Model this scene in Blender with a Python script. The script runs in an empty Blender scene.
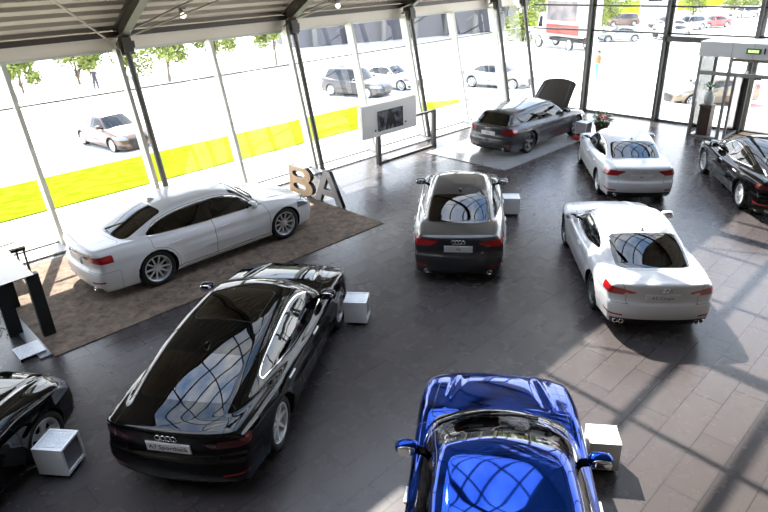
import bpy, math, random
import numpy as np
from mathutils import Vector, Matrix

SC = bpy.context.scene
COL = SC.collection
PI = math.pi
random.seed(7)

# ------------------------------------------------------------------ objects
def tag(o, label=None, cat=None, group=None, kind=None):
    if label: o['label'] = label
    if cat: o['category'] = cat
    if group: o['group'] = group
    if kind: o['kind'] = kind
    return o

def empty(name, M=None, **k):
    o = bpy.data.objects.new(name, None)
    COL.objects.link(o)
    o.empty_display_size = .2
    if M is not None: o.matrix_world = M
    return tag(o, **k)

def mesh_obj(name, V, F, mats, parent=None, mi=None, normals=None, smooth=False, M=None):
    me = bpy.data.meshes.new(name)
    V = np.asarray(V, dtype=np.float32).reshape(-1, 3)
    if isinstance(F, np.ndarray):
        n = F.shape[1]
        me.vertices.add(len(V)); me.vertices.foreach_set('co', V.ravel())
        me.loops.add(F.size); me.loops.foreach_set('vertex_index', F.astype(np.int32).ravel())
        me.polygons.add(len(F))
        me.polygons.foreach_set('loop_start', np.arange(0, F.size, n, dtype=np.int32))
        me.polygons.foreach_set('loop_total', np.full(len(F), n, dtype=np.int32))
        me.update(calc_edges=True)
    else:
        me.from_pydata([tuple(map(float, v)) for v in V], [], [tuple(f) for f in F])
    if not isinstance(mats, (list, tuple)): mats = [mats]
    for m in mats: me.materials.append(m)
    if mi is not None: me.polygons.foreach_set('material_index', np.asarray(mi, dtype=np.int32))
    me.polygons.foreach_set('use_smooth', np.full(len(me.polygons), bool(smooth)))
    me.update()
    if normals is not None:
        me.normals_split_custom_set_from_vertices([tuple(map(float, n)) for n in normals])
    o = bpy.data.objects.new(name, me)
    COL.objects.link(o)
    if parent is not None: o.parent = parent
    if M is not None: o.matrix_local = M
    return o

def copy_tree(o, parent=None):
    c = o.copy(); COL.objects.link(c)
    if parent is not None: c.parent = parent
    for ch in list(o.children): copy_tree(ch, c)
    return c

class MB:
    """collects simple shapes of ONE part"""
    def __init__(s): s.V = []; s.F = []; s.mi = []; s.cur = 0
    def add(s, V, F):
        n = len(s.V); s.V += [tuple(v) for v in V]
        s.F += [tuple(i + n for i in f) for f in F]; s.mi += [s.cur] * len(F)
        return s
    def box(s, c, d, M=None, taper=1.0):
        x, y, z = d[0] / 2, d[1] / 2, d[2] / 2
        P = [(sx * x * (taper if sz > 0 else 1), sy * y * (taper if sz > 0 else 1), sz * z) for sz in (-1, 1) for sx, sy in ((-1, -1), (1, -1), (1, 1), (-1, 1))]
        if M is not None: P = [tuple(M @ Vector(p)) for p in P]
        P = [(p[0] + c[0], p[1] + c[1], p[2] + c[2]) for p in P]
        return s.add(P, [(3, 2, 1, 0), (4, 5, 6, 7), (0, 1, 5, 4), (1, 2, 6, 5), (2, 3, 7, 6), (3, 0, 4, 7)])
    def hexa(s, P):
        return s.add(P, [(3, 2, 1, 0), (4, 5, 6, 7), (0, 1, 5, 4), (1, 2, 6, 5), (2, 3, 7, 6), (3, 0, 4, 7)])
    def bar(s, a, b, w, h, up=(0, 0, 1)):
        a, b = Vector(a), Vector(b); d = (b - a).normalized(); up = Vector(up)
        r = d.cross(up)
        if r.length < 1e-4: r = d.cross(Vector((1, 0, 0)))
        r.normalize(); u = r.cross(d)
        q = [(-1, -1), (1, -1), (1, 1), (-1, 1)]
        return s.hexa([a + r * (i * w / 2) + u * (j * h / 2) for i, j in q] + [b + r * (i * w / 2) + u * (j * h / 2) for i, j in q])
    def tube(s, pts, r, n=12, cap=True):
        pts = [Vector(p) for p in pts]; rings = []
        rr = r if isinstance(r, (list, tuple)) else [r] * len(pts)
        ref = None
        V = []; F = []
        for i, p in enumerate(pts):
            d = (pts[min(i + 1, len(pts) - 1)] - pts[max(i - 1, 0)]).normalized()
            if ref is None: ref = Vector((0, 0, 1)) if abs(d.z) < .9 else Vector((1, 0, 0))
            x = d.cross(ref).normalized(); y = d.cross(x).normalized(); ref = x.cross(d)
            V += [p + (x * math.cos(2 * PI * k / n) + y * math.sin(2 * PI * k / n)) * rr[i] for k in range(n)]
        for i in range(len(pts) - 1):
            for k in range(n):
                a, b = i * n + k, i * n + (k + 1) % n
                F.append((a, b, b + n, a + n))
        if cap: F += [tuple(range(n)), tuple(range(len(V) - 1, len(V) - n - 1, -1))]
        return s.add(V, F)
    def lathe(s, prof, n=24, M=None, closed=False):
        """prof: (r, h) pairs around local z"""
        V = []; F = []
        for r, h in prof:
            V += [(r * math.cos(2 * PI * k / n), r * math.sin(2 * PI * k / n), h) for k in range(n)]
        m = len(prof)
        for i in range(m if closed else m - 1):
            j = (i + 1) % m
            for k in range(n):
                k2 = (k + 1) % n
                F.append((i * n + k, i * n + k2, j * n + k2, j * n + k))
        if M is not None: V = [tuple(M @ Vector(v)) for v in V]
        return s.add(V, F)
    def prism(s, poly, a, b, M=None):
        """2D polygon (x,y) between z=a and z=b"""
        n = len(poly)
        V = [(p[0], p[1], a) for p in poly] + [(p[0], p[1], b) for p in poly]
        F = [tuple(range(n - 1, -1, -1)), tuple(range(n, 2 * n))] + [(i, (i + 1) % n, (i + 1) % n + n, i + n) for i in range(n)]
        if M is not None: V = [tuple(M @ Vector(v)) for v in V]
        return s.add(V, F)
    def ball(s, c, r, nu=14, nv=9, M=None, e=1.0):
        V = []; F = []
        pw = lambda t: math.copysign(abs(t) ** e, t)
        for i in range(nv + 1):
            p = -PI / 2 + PI * i / nv
            for k in range(nu):
                q = 2 * PI * k / nu
                v = Vector((pw(math.cos(p)) * pw(math.cos(q)) * r[0], pw(math.cos(p)) * pw(math.sin(q)) * r[1], pw(math.sin(p)) * r[2]))
                if M is not None: v = M @ v
                V.append((v.x + c[0], v.y + c[1], v.z + c[2]))
        for i in range(nv):
            for k in range(nu):
                a, b = i * nu + k, i * nu + (k + 1) % nu
                F.append((a, b, b + nu, a + nu))
        return s.add(V, F)
    def build(s, name, mats, parent=None, smooth=False, M=None, angle=None, bevel=0):
        o = mesh_obj(name, s.V, s.F, mats, parent, s.mi if isinstance(mats, (list, tuple)) else None, None, smooth or angle is not None, M)
        if angle is not None:
            o.data.set_sharp_from_angle(angle=math.radians(angle))
        if bevel:
            b = o.modifiers.new('bevel', 'BEVEL'); b.width = bevel; b.segments = 2; b.limit_method = 'ANGLE'; b.angle_limit = .6
        return o

# ------------------------------------------------------------------ materials
def mat(name, col, rough=.5, metal=0., coat=0., spec=.5, emit=None, es=0., coat_rough=.03, noise=None, bump=None, back=None):
    m = bpy.data.materials.new(name); m.use_nodes = True
    nt = m.node_tree; b = nt.nodes['Principled BSDF']
    b.inputs['Base Color'].default_value = (*col, 1); b.inputs['Roughness'].default_value = rough
    b.inputs['Metallic'].default_value = metal; b.inputs['Coat Weight'].default_value = coat
    b.inputs['Coat Roughness'].default_value = coat_rough; b.inputs['Specular IOR Level'].default_value = spec
    if emit: b.inputs['Emission Color'].default_value = (*emit, 1); b.inputs['Emission Strength'].default_value = es
    L = nt.links
    if noise:      # (scale, second colour, detail)
        tc = nt.nodes.new('ShaderNodeTexCoord'); n = nt.nodes.new('ShaderNodeTexNoise'); mx = nt.nodes.new('ShaderNodeMix'); mx.data_type = 'RGBA'
        n.inputs['Scale'].default_value = noise[0]; n.inputs['Detail'].default_value = noise[2] if len(noise) > 2 else 4
        mx.inputs[6].default_value = (*col, 1); mx.inputs[7].default_value = (*noise[1], 1)
        L.new(tc.outputs['Object'], n.inputs['Vector'])
        rp = nt.nodes.new('ShaderNodeMapRange'); rp.inputs[1].default_value = .35; rp.inputs[2].default_value = .65
        L.new(n.outputs['Fac'], rp.inputs[0]); L.new(rp.outputs[0], mx.inputs[0]); L.new(mx.outputs[2], b.inputs['Base Color'])
        if bump:
            bp = nt.nodes.new('ShaderNodeBump'); bp.inputs['Strength'].default_value = bump; bp.inputs['Distance'].default_value = .02
            L.new(n.outputs['Fac'], bp.inputs['Height']); L.new(bp.outputs[0], b.inputs['Normal'])
    if back:       # inner face of a painted shell: dark lining
        g = nt.nodes.new('ShaderNodeNewGeometry'); mx = nt.nodes.new('ShaderNodeMixShader'); d = nt.nodes.new('ShaderNodeBsdfDiffuse')
        d.inputs['Color'].default_value = (*back, 1); out = nt.nodes['Material Output']
        L.new(g.outputs['Backfacing'], mx.inputs[0]); L.new(b.outputs[0], mx.inputs[1]); L.new(d.outputs[0], mx.inputs[2]); L.new(mx.outputs[0], out.inputs['Surface'])
    return m

def glass(name, tint, refl=1.0, rough=.0, ior=1.5):
    m = bpy.data.materials.new(name); m.use_nodes = True
    nt = m.node_tree; nt.nodes.remove(nt.nodes['Principled BSDF']); out = nt.nodes['Material Output']; L = nt.links
    t = nt.nodes.new('ShaderNodeBsdfTransparent'); t.inputs['Color'].default_value = (*tint, 1)
    g = nt.nodes.new('ShaderNodeBsdfGlossy'); g.inputs['Roughness'].default_value = rough; g.inputs['Color'].default_value = (refl, refl, refl, 1)
    f = nt.nodes.new('ShaderNodeFresnel'); f.inputs['IOR'].default_value = ior
    mx = nt.nodes.new('ShaderNodeMixShader')
    L.new(f.outputs[0], mx.inputs[0]); L.new(t.outputs[0], mx.inputs[1]); L.new(g.outputs[0], mx.inputs[2]); L.new(mx.outputs[0], out.inputs['Surface'])
    return m

DARK = (.004, .004, .004)
M = dict(
    rubber=mat('tyre_rubber', (.012, .012, .012), .75),
    silver=mat('alloy_silver', (.74, .74, .75), .3, .35),
    alloy_dark=mat('alloy_anthracite', (.16, .16, .165), .3, .5),
    disc=mat('brake_disc_steel', (.035, .035, .035), .5, .3),
    chrome=mat('chrome', (.82, .82, .82), .08, 1.0),
    black=mat('black_plastic', (.008, .008, .008), .45),
    gloss_black=mat('gloss_black', (.004, .004, .004), .1, 0, .6),
    gap=mat('panel_gap', (.002, .002, .002), .9),
    liner=mat('arch_liner', (.004, .004, .004), .95),
    car_glass=glass('tinted_car_glass', (.15, .16, .16), 1.0, .0, 1.5),
    car_glass_dark=glass('privacy_car_glass', (.03, .032, .035), 1.0, .0, 1.62),
    lamp_red=mat('red_lamp_lens', (.35, .006, .008), .12, 0, 1.0),
    lamp_dark_red=mat('dark_red_lamp_lens', (.10, .003, .005), .12, 0, 1.0),
    lamp_clear=mat('headlamp_lens', (.22, .23, .25), .15, .3, 1.0),
    plate=mat('plate_silver', (.62, .63, .65), .35, .2),
    plate_white=mat('plate_white', (.8, .8, .82), .4),
    ink=mat('plate_ink', (.03, .03, .03), .6),
    seat=mat('seat_leather', (.018, .017, .016), .5),
    seat_tan=mat('dashboard_plastic', (.02, .02, .02), .6),
    mirror=mat('mirror_glass', (.75, .78, .8), .03, 1.0),
)
PAINT = dict(
    pearl=mat('paint_white_dimmed', (.54, .55, .565), .35, 0, .7, back=DARK),  # white paint darkened in colour to offset direct sun on the coupe
    white=mat('paint_white', (.68, .685, .695), .35, 0, .7, back=DARK),
    black=mat('paint_black', (.002, .002, .002), .5, .0, .75, spec=.0, back=DARK),
    grey=mat('paint_graphite', (.030, .029, .030), .38, .4, .9, spec=.1, back=DARK),
    nardo=mat('paint_steel_grey', (.048, .049, .054), .36, .5, .9, spec=.1, back=DARK),
    blue=mat('paint_blue', (.0045, .032, .23), .05, .92, .12, spec=.2, back=DARK),
    brown=mat('paint_brown', (.10, .052, .036), .35, .4, .8, back=DARK),
    silver=mat('paint_silver', (.25, .255, .26), .35, .3, .8, back=DARK),
    red=mat('paint_red', (.45, .02, .02), .35, 0, .8, back=DARK),
    tan=mat('paint_tan', (.17, .13, .085), .35, .3, .8, back=DARK),
)
# ------------------------------------------------------------------ tuning
SUN, SKY, EXPO = 22., 6.0, 0.
FLOOR_A, FLOOR_B, FLOOR_M = (.052, .0445, .0445), (.060, .052, .0515), (.024, .021, .021)
SOLID = []
# ------------------------------------------------------------------ cars
def pchip(pts):
    X = np.array([p[0] for p in pts], float); Y = np.array([p[1] for p in pts], float)
    h = np.diff(X); dl = np.diff(Y) / h; m = np.zeros(len(X)); m[0], m[-1] = dl[0], dl[-1]
    for i in range(1, len(X) - 1):
        if dl[i - 1] * dl[i] > 0:
            w1 = 2 * h[i] + h[i - 1]; w2 = h[i] + 2 * h[i - 1]
            m[i] = (w1 + w2) / (w1 / dl[i - 1] + w2 / dl[i])
    q = np.linspace(X[0], X[-1], 1600); k = np.clip(np.searchsorted(X, q, 'right') - 1, 0, len(X) - 2)
    t = (q - X[k]) / h[k]
    v = (2 * t**3 - 3 * t**2 + 1) * Y[k] + (t**3 - 2 * t**2 + t) * h[k] * m[k] + (-2 * t**3 + 3 * t**2) * Y[k + 1] + (t**3 - t**2) * h[k] * m[k + 1]
    ker = np.hanning(41); ker /= ker.sum()
    v = np.convolve(np.pad(v, 20, mode='edge'), ker, 'valid')
    return lambda x: np.interp(x, q, v)

def smax(a, b, k):
    h = np.maximum(k - np.abs(a - b), 0) / k
    return np.maximum(a, b) + h * h * k * .25
def smin(a, b, k): return -smax(-a, -b, k)

def polysd(P, x, y):
    """signed distance to polygon, <0 inside"""
    P = np.array(P, float); n = len(P); d = np.full(np.shape(x), 1e9); s = np.ones(np.shape(x))
    for i in range(n):
        a = P[i]; b = P[i - 1]; e = b - a; wx, wy = x - a[0], y - a[1]
        t = np.clip((wx * e[0] + wy * e[1]) / (e @ e), 0, 1)
        d = np.minimum(d, (wx - e[0] * t)**2 + (wy - e[1] * t)**2)
        c1 = y >= a[1]; c2 = y < b[1]; c3 = e[0] * wy > e[1] * wx
        s = np.where((c1 & c2 & c3) | (~c1 & ~c2 & ~c3), -s, s)
    return s * np.sqrt(d)

class Body:
    def __init__(s, S):
        s.S = S; s.W = S['W']; s.xr = -(S['wb'] / 2 + S['ro']); s.xf = S['wb'] / 2 + S['fo']; s.ax = S['wb'] / 2
        s.R = S.get('R', .335); xr, xf = s.xr, s.xf
        s.deck = pchip(S['deck']); s.roof = pchip(S['roof'])
        s.belt = pchip(S['belt'])
        s.planin = pchip([(xr, .13), (xr + .25, .085), (xr + .7, .03), (xr + 1.4, .0), (0, 0), (xf - 1.3, .005), (xf - .7, .035), (xf - .25, .10), (xf, .16)])
        s.sidein = pchip(S.get('side', [(0, .15), (.16, .085), (.24, .04), (.33, .026), (.45, .008), (.60, .0), (.70, .004), (.77, .001), (.80, .003), (.86, .022), (.95, .065), (1.1, .14), (1.6, .4)]))
        s.nose = pchip(S.get('nose', [(0, .14), (.18, .08), (.28, .02), (.45, .0), (.58, .01), (.68, .05), (.76, .13), (.9, .30), (1.6, 1)]))
        s.tail = pchip(S.get('tail', [(0, .16), (.2, .10), (.3, .03), (.45, .0), (.58, .01), (.64, .05), (.70, .06), (.82, .05), (.95, .035), (1.0, .05), (1.1, .12), (1.6, .5)]))
        g0, g1 = S['gx']      # rear and front ends of greenhouse plan
        s.gw = pchip([(g0 - .6, S['gw'] - .26), (g0, S['gw'] - .17), (g0 + .5, S['gw'] - .085), (g0 + 1.1, S['gw'] - .02), ((g0 + g1) / 2, S['gw']), (g1 - .9, S['gw'] - .005), (g1 - .2, S['gw'] - .05), (g1 + .4, S['gw'] - .12)])
        s.tum = S.get('tum', .37)
    def seff(s, x, y):      # windscreens are curved in plan
        c = np.where(x > s.S['xmid'], s.S.get('cw', .28), -s.S.get('cr', .22))
        return x + c * np.minimum(y * y, .8) * np.clip(np.abs(x - s.S['xmid']) / .5, 0, 1)
    def gside(s, x, z): return s.gw(x) - np.maximum(z - s.belt(x), -.3) * s.tum - .30 * np.maximum(z - s.belt(x), 0)**2
    def body(s, x, y, z):
        S = s.S; ay = np.abs(y); xf, xr = s.xf, s.xr
        dk = s.deck(x) - S.get('crown', .045) * (ay / (s.W / 2))**2.2
        xc = S['cowl']; hood = np.clip((x - xc) / .3, 0, 1)
        yc = .62 - .18 * np.clip((x - xc) / (xf - xc), 0, 1)
        dk = dk + hood * (.013 * np.exp(-((ay - yc) / .035)**2) - .006 * np.exp(-((ay - yc + .08) / .05)**2))
        dt = (z - dk) * .97
        hw = s.W / 2 - s.planin(x) - s.sidein(z)
        for a in (-s.ax, s.ax):
            r = np.sqrt((x - a)**2 + (z - s.R)**2)
            hw = hw + S.get('flare', .018) * np.exp(-((r - s.R - .04) / .10)**2) * np.clip(z / .3, 0, 1)
        ds = ay - hw
        fy = np.minimum(ay, 1.2)
        df = x - (xf - s.nose(z) - (.10 * fy**2 + .26 * fy**4))
        dr = (xr + s.tail(z) + (.10 * fy**2 + .15 * fy**4)) - x
        d = smax(dt, ds, .085); d = smax(d, df, .11); d = smax(d, dr, S.get('kr', .06)); d = smax(d, S.get('zb', .17) - z, .06)
        # greenhouse
        rf = s.roof(s.seff(x, y)) - S.get('rcrown', .055) * (ay / .6)**2.3
        dro = (z - rf) * np.where((x < S['xmid'] - 1.1) | (x > S['xmid'] + .5), .86, .98)
        dg = ay - s.gside(x, z)
        g = smax(dro, dg * .92, .10)
        g = np.maximum(g, .5 - z)
        g = np.maximum(np.maximum(g, dr + S.get('glim', .05)), x - (xf - .7))
        return smin(d, g, S.get('ku', .035))
    def arch(s, x, y, z):
        ay = np.abs(y); d = None
        for a in (-s.ax, s.ax):
            r = np.sqrt((x - a)**2 + (z - s.R)**2) - (s.R + .035)
            c = np.maximum(r, s.W / 2 - .36 - ay)
            d = c if d is None else np.minimum(d, c)
        return d
    def f(s, x, y, z): return np.maximum(s.body(x, y, z), -s.arch(x, y, z))
    def grad(s, P, fn, e=.004):
        x, y, z = P.T
        G = np.stack([fn(x + e, y, z) - fn(x - e, y, z), fn(x, y + e, z) - fn(x, y - e, z), fn(x, y, z + e) - fn(x, y, z - e)], 1) / (2 * e)
        return G
    def project(s, P, fn, n=3):
        for _ in range(n):
            G = s.grad(P, fn); d = fn(*P.T)
            st = d[:, None] * G / np.maximum((G * G).sum(1), .05)[:, None]
            L = np.linalg.norm(st, axis=1, keepdims=True); st *= np.minimum(1, .03 / np.maximum(L, 1e-9))
            P = P - st
        return P
    def hit(s, o, d, t0=0, t1=3.):
        """first surface point along ray"""
        o = np.array(o, float); d = np.array(d, float); d /= np.linalg.norm(d)
        t = np.linspace(t0, t1, 900); P = o + t[:, None] * d; v = s.body(*P.T); k = np.argmax(v < 0)
        p = P[k]; n = s.grad(p[None], s.body)[0]; n /= np.linalg.norm(n)
        return Vector(p), Vector(n)

def surface_nets(fn, lo, hi, h):
    ax = [np.arange(lo[i], hi[i] + h, h) for i in range(3)]
    X, Y, Z = np.meshgrid(*ax, indexing='ij'); D = fn(X, Y, Z); nx, ny, nz = D.shape
    acc = np.zeros((nx - 1, ny - 1, nz - 1, 3)); cnt = np.zeros((nx - 1, ny - 1, nz - 1))
    neg = D < 0
    I = np.stack(np.meshgrid(np.arange(nx), np.arange(ny), np.arange(nz), indexing='ij'), -1)
    edges = []
    for a in range(3):
        sl0 = [slice(None)] * 3; sl1 = [slice(None)] * 3; sl0[a] = slice(0, -1); sl1[a] = slice(1, None)
        m = neg[tuple(sl0)] != neg[tuple(sl1)]; idx = np.argwhere(m)
        d0 = D[tuple(sl0)][m]; d1 = D[tuple(sl1)][m]; t = d0 / (d0 - d1)
        p = idx.astype(float); p[:, a] += t
        edges.append((a, idx, neg[tuple(sl0)][m]))
        b, c = (a + 1) % 3, (a + 2) % 3
        for ob in (0, -1):
            for oc in (0, -1):
                q = idx.copy(); q[:, b] += ob; q[:, c] += oc
                ok = (q >= 0).all(1) & (q[:, 0] < nx - 1) & (q[:, 1] < ny - 1) & (q[:, 2] < nz - 1)
                np.add.at(acc, tuple(q[ok].T), p[ok]); np.add.at(cnt, tuple(q[ok].T), 1)
    act = cnt > 0; vid = np.full(act.shape, -1); vid[act] = np.arange(act.sum())
    V = acc[act] / cnt[act][:, None] * h + np.array([ax[0][0], ax[1][0], ax[2][0]])
    Q = []
    for a, idx, ng in edges:
        b, c = (a + 1) % 3, (a + 2) % 3
        ok = (idx[:, b] > 0) & (idx[:, c] > 0) & (idx[:, b] < act.shape[b]) & (idx[:, c] < act.shape[c])
        idx = idx[ok]; ng = ng[ok]; r = []
        for ob, oc in ((0, 0), (-1, 0), (-1, -1), (0, -1)):
            q = idx.copy(); q[:, b] += ob; q[:, c] += oc; r.append(vid[tuple(q.T)])
        q = np.stack(r, 1); q = np.where(ng[:, None], q, q[:, ::-1]); Q.append(q)
    Q = np.concatenate(Q); Q = Q[(Q >= 0).all(1)]
    return V, np.concatenate([Q[:, [0, 1, 2]], Q[:, [0, 2, 3]]])

class Shell:
    def __init__(s, B, h):
        s.B = B
        V, T = surface_nets(B.f, (B.xr - .1, -B.W / 2 - .12, .02), (B.xf + .1, B.W / 2 + .12, B.S['H'] + .15), h)
        V = B.project(V, B.f, 4)
        s.V, s.T = V, T; s.R = np.zeros(len(T), int); s.names = {'body': 0}
    def id(s, n):
        return s.names.setdefault(n, len(s.names))
    def cut(s, g, new, frm=('body',), gap=0, mask=None):
        """g: function(x,y,z); faces with g<0 of regions `frm` become `new`; `gap` leaves a dark joint around"""
        if gap:
            s._split(g, gap, 'gap', frm, mask); s._split(g, 0, new, ('gap',), mask, tmp=True)
            # other gaps swallowed by the shape belong to it as well
        else: s._split(g, 0, new, frm, mask)
    def _split(s, g, off, new, frm, mask, tmp=False):
        val = g(*s.V.T) - off
        val = np.where(np.abs(val) < 2e-4, 2e-4, val)
        ids = [s.id(n) for n in frm]; nid = s.id(new)
        sel = np.isin(s.R, ids)
        if mask is not None: sel &= mask(*(s.V[s.T].mean(1).T))
        sg = val < 0; st = sg[s.T]; ns = st.sum(1)
        s.R[sel & (ns == 3)] = nid
        mx = sel & (ns > 0) & (ns < 3)
        if not mx.any(): return
        T = s.T[mx]; ts = st[mx]; n = ns[mx]; R = s.R[mx]
        odd = np.where((n == 1)[:, None], ts, ~ts).argmax(1)
        a = T[np.arange(len(T)), odd]; b = T[np.arange(len(T)), (odd + 1) % 3]; c = T[np.arange(len(T)), (odd + 2) % 3]
        E = np.concatenate([np.stack([a, b], 1), np.stack([a, c], 1)]); E.sort(axis=1)
        U, inv = np.unique(E, axis=0, return_inverse=True); inv = inv.ravel()
        t = val[U[:, 0]] / (val[U[:, 0]] - val[U[:, 1]])
        NV = s.V[U[:, 0]] + t[:, None] * (s.V[U[:, 1]] - s.V[U[:, 0]])
        base = len(s.V); s.V = np.concatenate([s.V, NV]); p = base + inv[:len(a)]; q = base + inv[len(a):]
        ra = np.where(n == 1, nid, R); rb = np.where(n == 1, R, nid)
        keep = ~mx
        s.T = np.concatenate([s.T[keep], np.stack([a, p, q], 1), np.stack([p, b, c], 1), np.stack([p, c, q], 1)])
        s.R = np.concatenate([s.R[keep], ra, rb, rb])
    def finish(s):
        B = s.B
        fn = np.maximum(B.body(*s.V.T), -1)
        lin = np.isin(s.R, [s.names.get('liner', -1)])
        isl = np.zeros(len(s.V), bool); isl[s.T[lin]] = True
        isb = np.zeros(len(s.V), bool); isb[s.T[~lin]] = True
        only = isl & ~isb
        Nb = B.grad(s.V, B.body); Nl = -B.grad(s.V, B.arch)
        s.N = Nb / np.maximum(np.linalg.norm(Nb, axis=1, keepdims=True), 1e-6)
        s.NL = Nl / np.maximum(np.linalg.norm(Nl, axis=1, keepdims=True), 1e-6)
    def part(s, regs, name, mats, parent, side=None, fore=None):
        """regs: one region name or list (material index by position)"""
        if isinstance(regs, str): regs = [regs]
        T = []; mi = []
        for k, r in enumerate(regs):
            if r not in s.names: continue
            t = s.T[s.R == s.names[r]]
            if side is not None:
                cy = s.V[t].mean(1)[:, 1]; t = t[(cy > 0) if side > 0 else (cy < 0)]
            if fore is not None:
                cx = s.V[t].mean(1)[:, 0]; t = t[(cx > 0) if fore > 0 else (cx < 0)]
            T.append(t); mi += [k] * len(t)
        T = np.concatenate(T) if T else np.zeros((0, 3), int)
        if len(T) < 1: return None
        u, inv = np.unique(T, return_inverse=True)
        N = (s.NL if regs[0] == 'liner' else s.N)[u]
        return mesh_obj(name, s.V[u], inv.reshape(-1, 3), mats, parent, mi, N, True)

def frame(p, n, up=(0, 0, 1)):
    """matrix with local z = n, local y ~ up, at p"""
    n = Vector(n).normalized(); x = Vector(up).cross(n).normalized(); y = n.cross(x)
    m = Matrix((x, y, n)).transposed().to_4x4(); m.translation = p
    return m

_text = {}
def text_mesh(txt, size):
    k = (txt, size)
    if k not in _text:
        c = bpy.data.curves.new('lettering', 'FONT'); c.body = txt; c.size = size; c.align_x = 'CENTER'; c.align_y = 'CENTER'; c.extrude = .001
        c.resolution_u = 3
        o = bpy.data.objects.new('lettering', c); COL.objects.link(o)
        dg = bpy.context.evaluated_depsgraph_get(); me = bpy.data.meshes.new_from_object(o.evaluated_get(dg))
        bpy.data.objects.remove(o); _text[k] = me
    return _text[k]
def text_obj(name, txt, size, m, parent, Mx):
    me = text_mesh(txt, size).copy(); me.materials.clear(); me.materials.append(m)
    o = bpy.data.objects.new(name, me); COL.objects.link(o); o.parent = parent; o.matrix_local = Mx
    return o

def torus(mb, c, R, r, M4, n=20, m=6):
    V = []; F = []
    for i in range(n):
        a = 2 * PI * i / n
        for j in range(m):
            b = 2 * PI * j / m; q = R + r * math.cos(b)
            V.append(tuple(M4 @ Vector((c[0] + q * math.cos(a), c[1] + q * math.sin(a), c[2] + r * math.sin(b)))))
    for i in range(n):
        for j in range(m):
            F.append((i * m + j, ((i + 1) % n) * m + j, ((i + 1) % n) * m + (j + 1) % m, i * m + (j + 1) % m))
    mb.add(V, F)

_wheel = {}
def wheel_meshes(style, R, mr):
    k = (style, R, mr.name)
    if k in _wheel: return _wheel[k]
    w = .235; rr = R * .735
    t = MB()
    pr = [(rr, -w * .40), (rr + .02, -w * .5), (R - .03, -w * .5), (R - .008, -w * .44), (R, -w * .34), (R, w * .34), (R - .008, w * .44), (R - .03, w * .5), (rr + .02, w * .5), (rr, w * .40)]
    t.lathe(pr, 40, closed=True)
    # rim axis local z (outward +z)
    r = MB()
    r.lathe([(rr + .004, w * .42), (rr - .006, w * .45), (rr - .018, w * .42), (rr - .03, w * .2), (rr - .05, -w * .1), (rr - .05, -w * .4), (rr + .004, -w * .42)], 40)
    r.lathe([(0.0, w * .36), (.03, w * .36), (.034, w * .33), (.065, w * .31), (.07, w * .1)], 20)
    N, dbl, ws = dict(ten=(10, 0, .034), five=(5, 1, .05), seven=(7, 0, .05), y=(5, 2, .045))[style]
    for i in range(N):
        a = 2 * PI * i / N
        offs = [0] if not dbl else ([-.13, .13] if dbl == 1 else [-.2, .2])
        for o in offs:
            a0 = a + (o * .8 if dbl == 1 else o * .25); a1 = a + o * (1.2 if dbl == 1 else 1.0)
            p0 = Vector((math.cos(a0) * .05, math.sin(a0) * .05, w * .27)); p1 = Vector((math.cos(a1) * (rr - .012), math.sin(a1) * (rr - .012), w * .36))
            d = (p1 - p0).normalized(); sd = Vector((-d.y, d.x, 0)).normalized(); up = sd.cross(d) * -1
            if up.z < 0: up = -up
            q = []
            for p, wd in ((p0, ws * 1.15), (p1, ws * .8)):
                for i2, j2 in ((-.5, -1), (.5, -1), (.38, 0), (-.38, 0)):
                    q.append(p + sd * wd * i2 + up * .03 * j2)
            r.hexa(q)
    for i in range(5):
        a = 2 * PI * i / 5
        r.lathe([(0, w * .335), (.008, w * .335), (.009, w * .3)], 6, Matrix.Translation((.045 * math.cos(a), .045 * math.sin(a), 0)))
    b = MB(); b.lathe([(.05, -.0), (rr * .78, -.0), (rr * .78, -.02), (.05, -.02)], 28)
    b.lathe([(0.001, -w * .3), (rr - .05, -w * .3)], 28)
    mk = lambda mb, nm, m, ang: mb.build(nm, m, None, angle=ang)
    out = []
    for mb, nm, m, ang in ((t, 'wheel', M['rubber'], 40), (r, 'rim', mr, 35), (b, 'brake_disc', M['disc'], 30)):
        o = mk(mb, nm, m, ang); out.append(o.data); bpy.data.objects.remove(o)
    _wheel[k] = out
    return out

def add_obj(name, me, parent, Mx=None):
    o = bpy.data.objects.new(name, me); COL.objects.link(o); o.parent = parent
    if Mx is not None: o.matrix_local = Mx
    return o

def seat_mesh():
    s = MB()
    s.box((0, 0, .12), (.50, .50, .16)); 
    Mr = Matrix.Rotation(math.radians(-18), 3, 'Y')
    s.box((-.32, 0, .48), (.14, .48, .62), Mr); s.box((-.42, 0, .87), (.09, .26, .16), Mr)
    s.box((.0, -.22, .2), (.46, .06, .1)); s.box((.0, .22, .2), (.46, .06, .1))
    o = s.build('front_seat', M['seat'], None, bevel=.0); 
    bm = o.modifiers.new('b', 'BEVEL'); bm.width = .04; bm.segments = 2
    dg = bpy.context.evaluated_depsgraph_get(); me = bpy.data.meshes.new_from_object(o.evaluated_get(dg)); bpy.data.objects.remove(o)
    me.polygons.foreach_set('use_smooth', np.ones(len(me.polygons), bool))
    return me
SEAT = None

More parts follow.
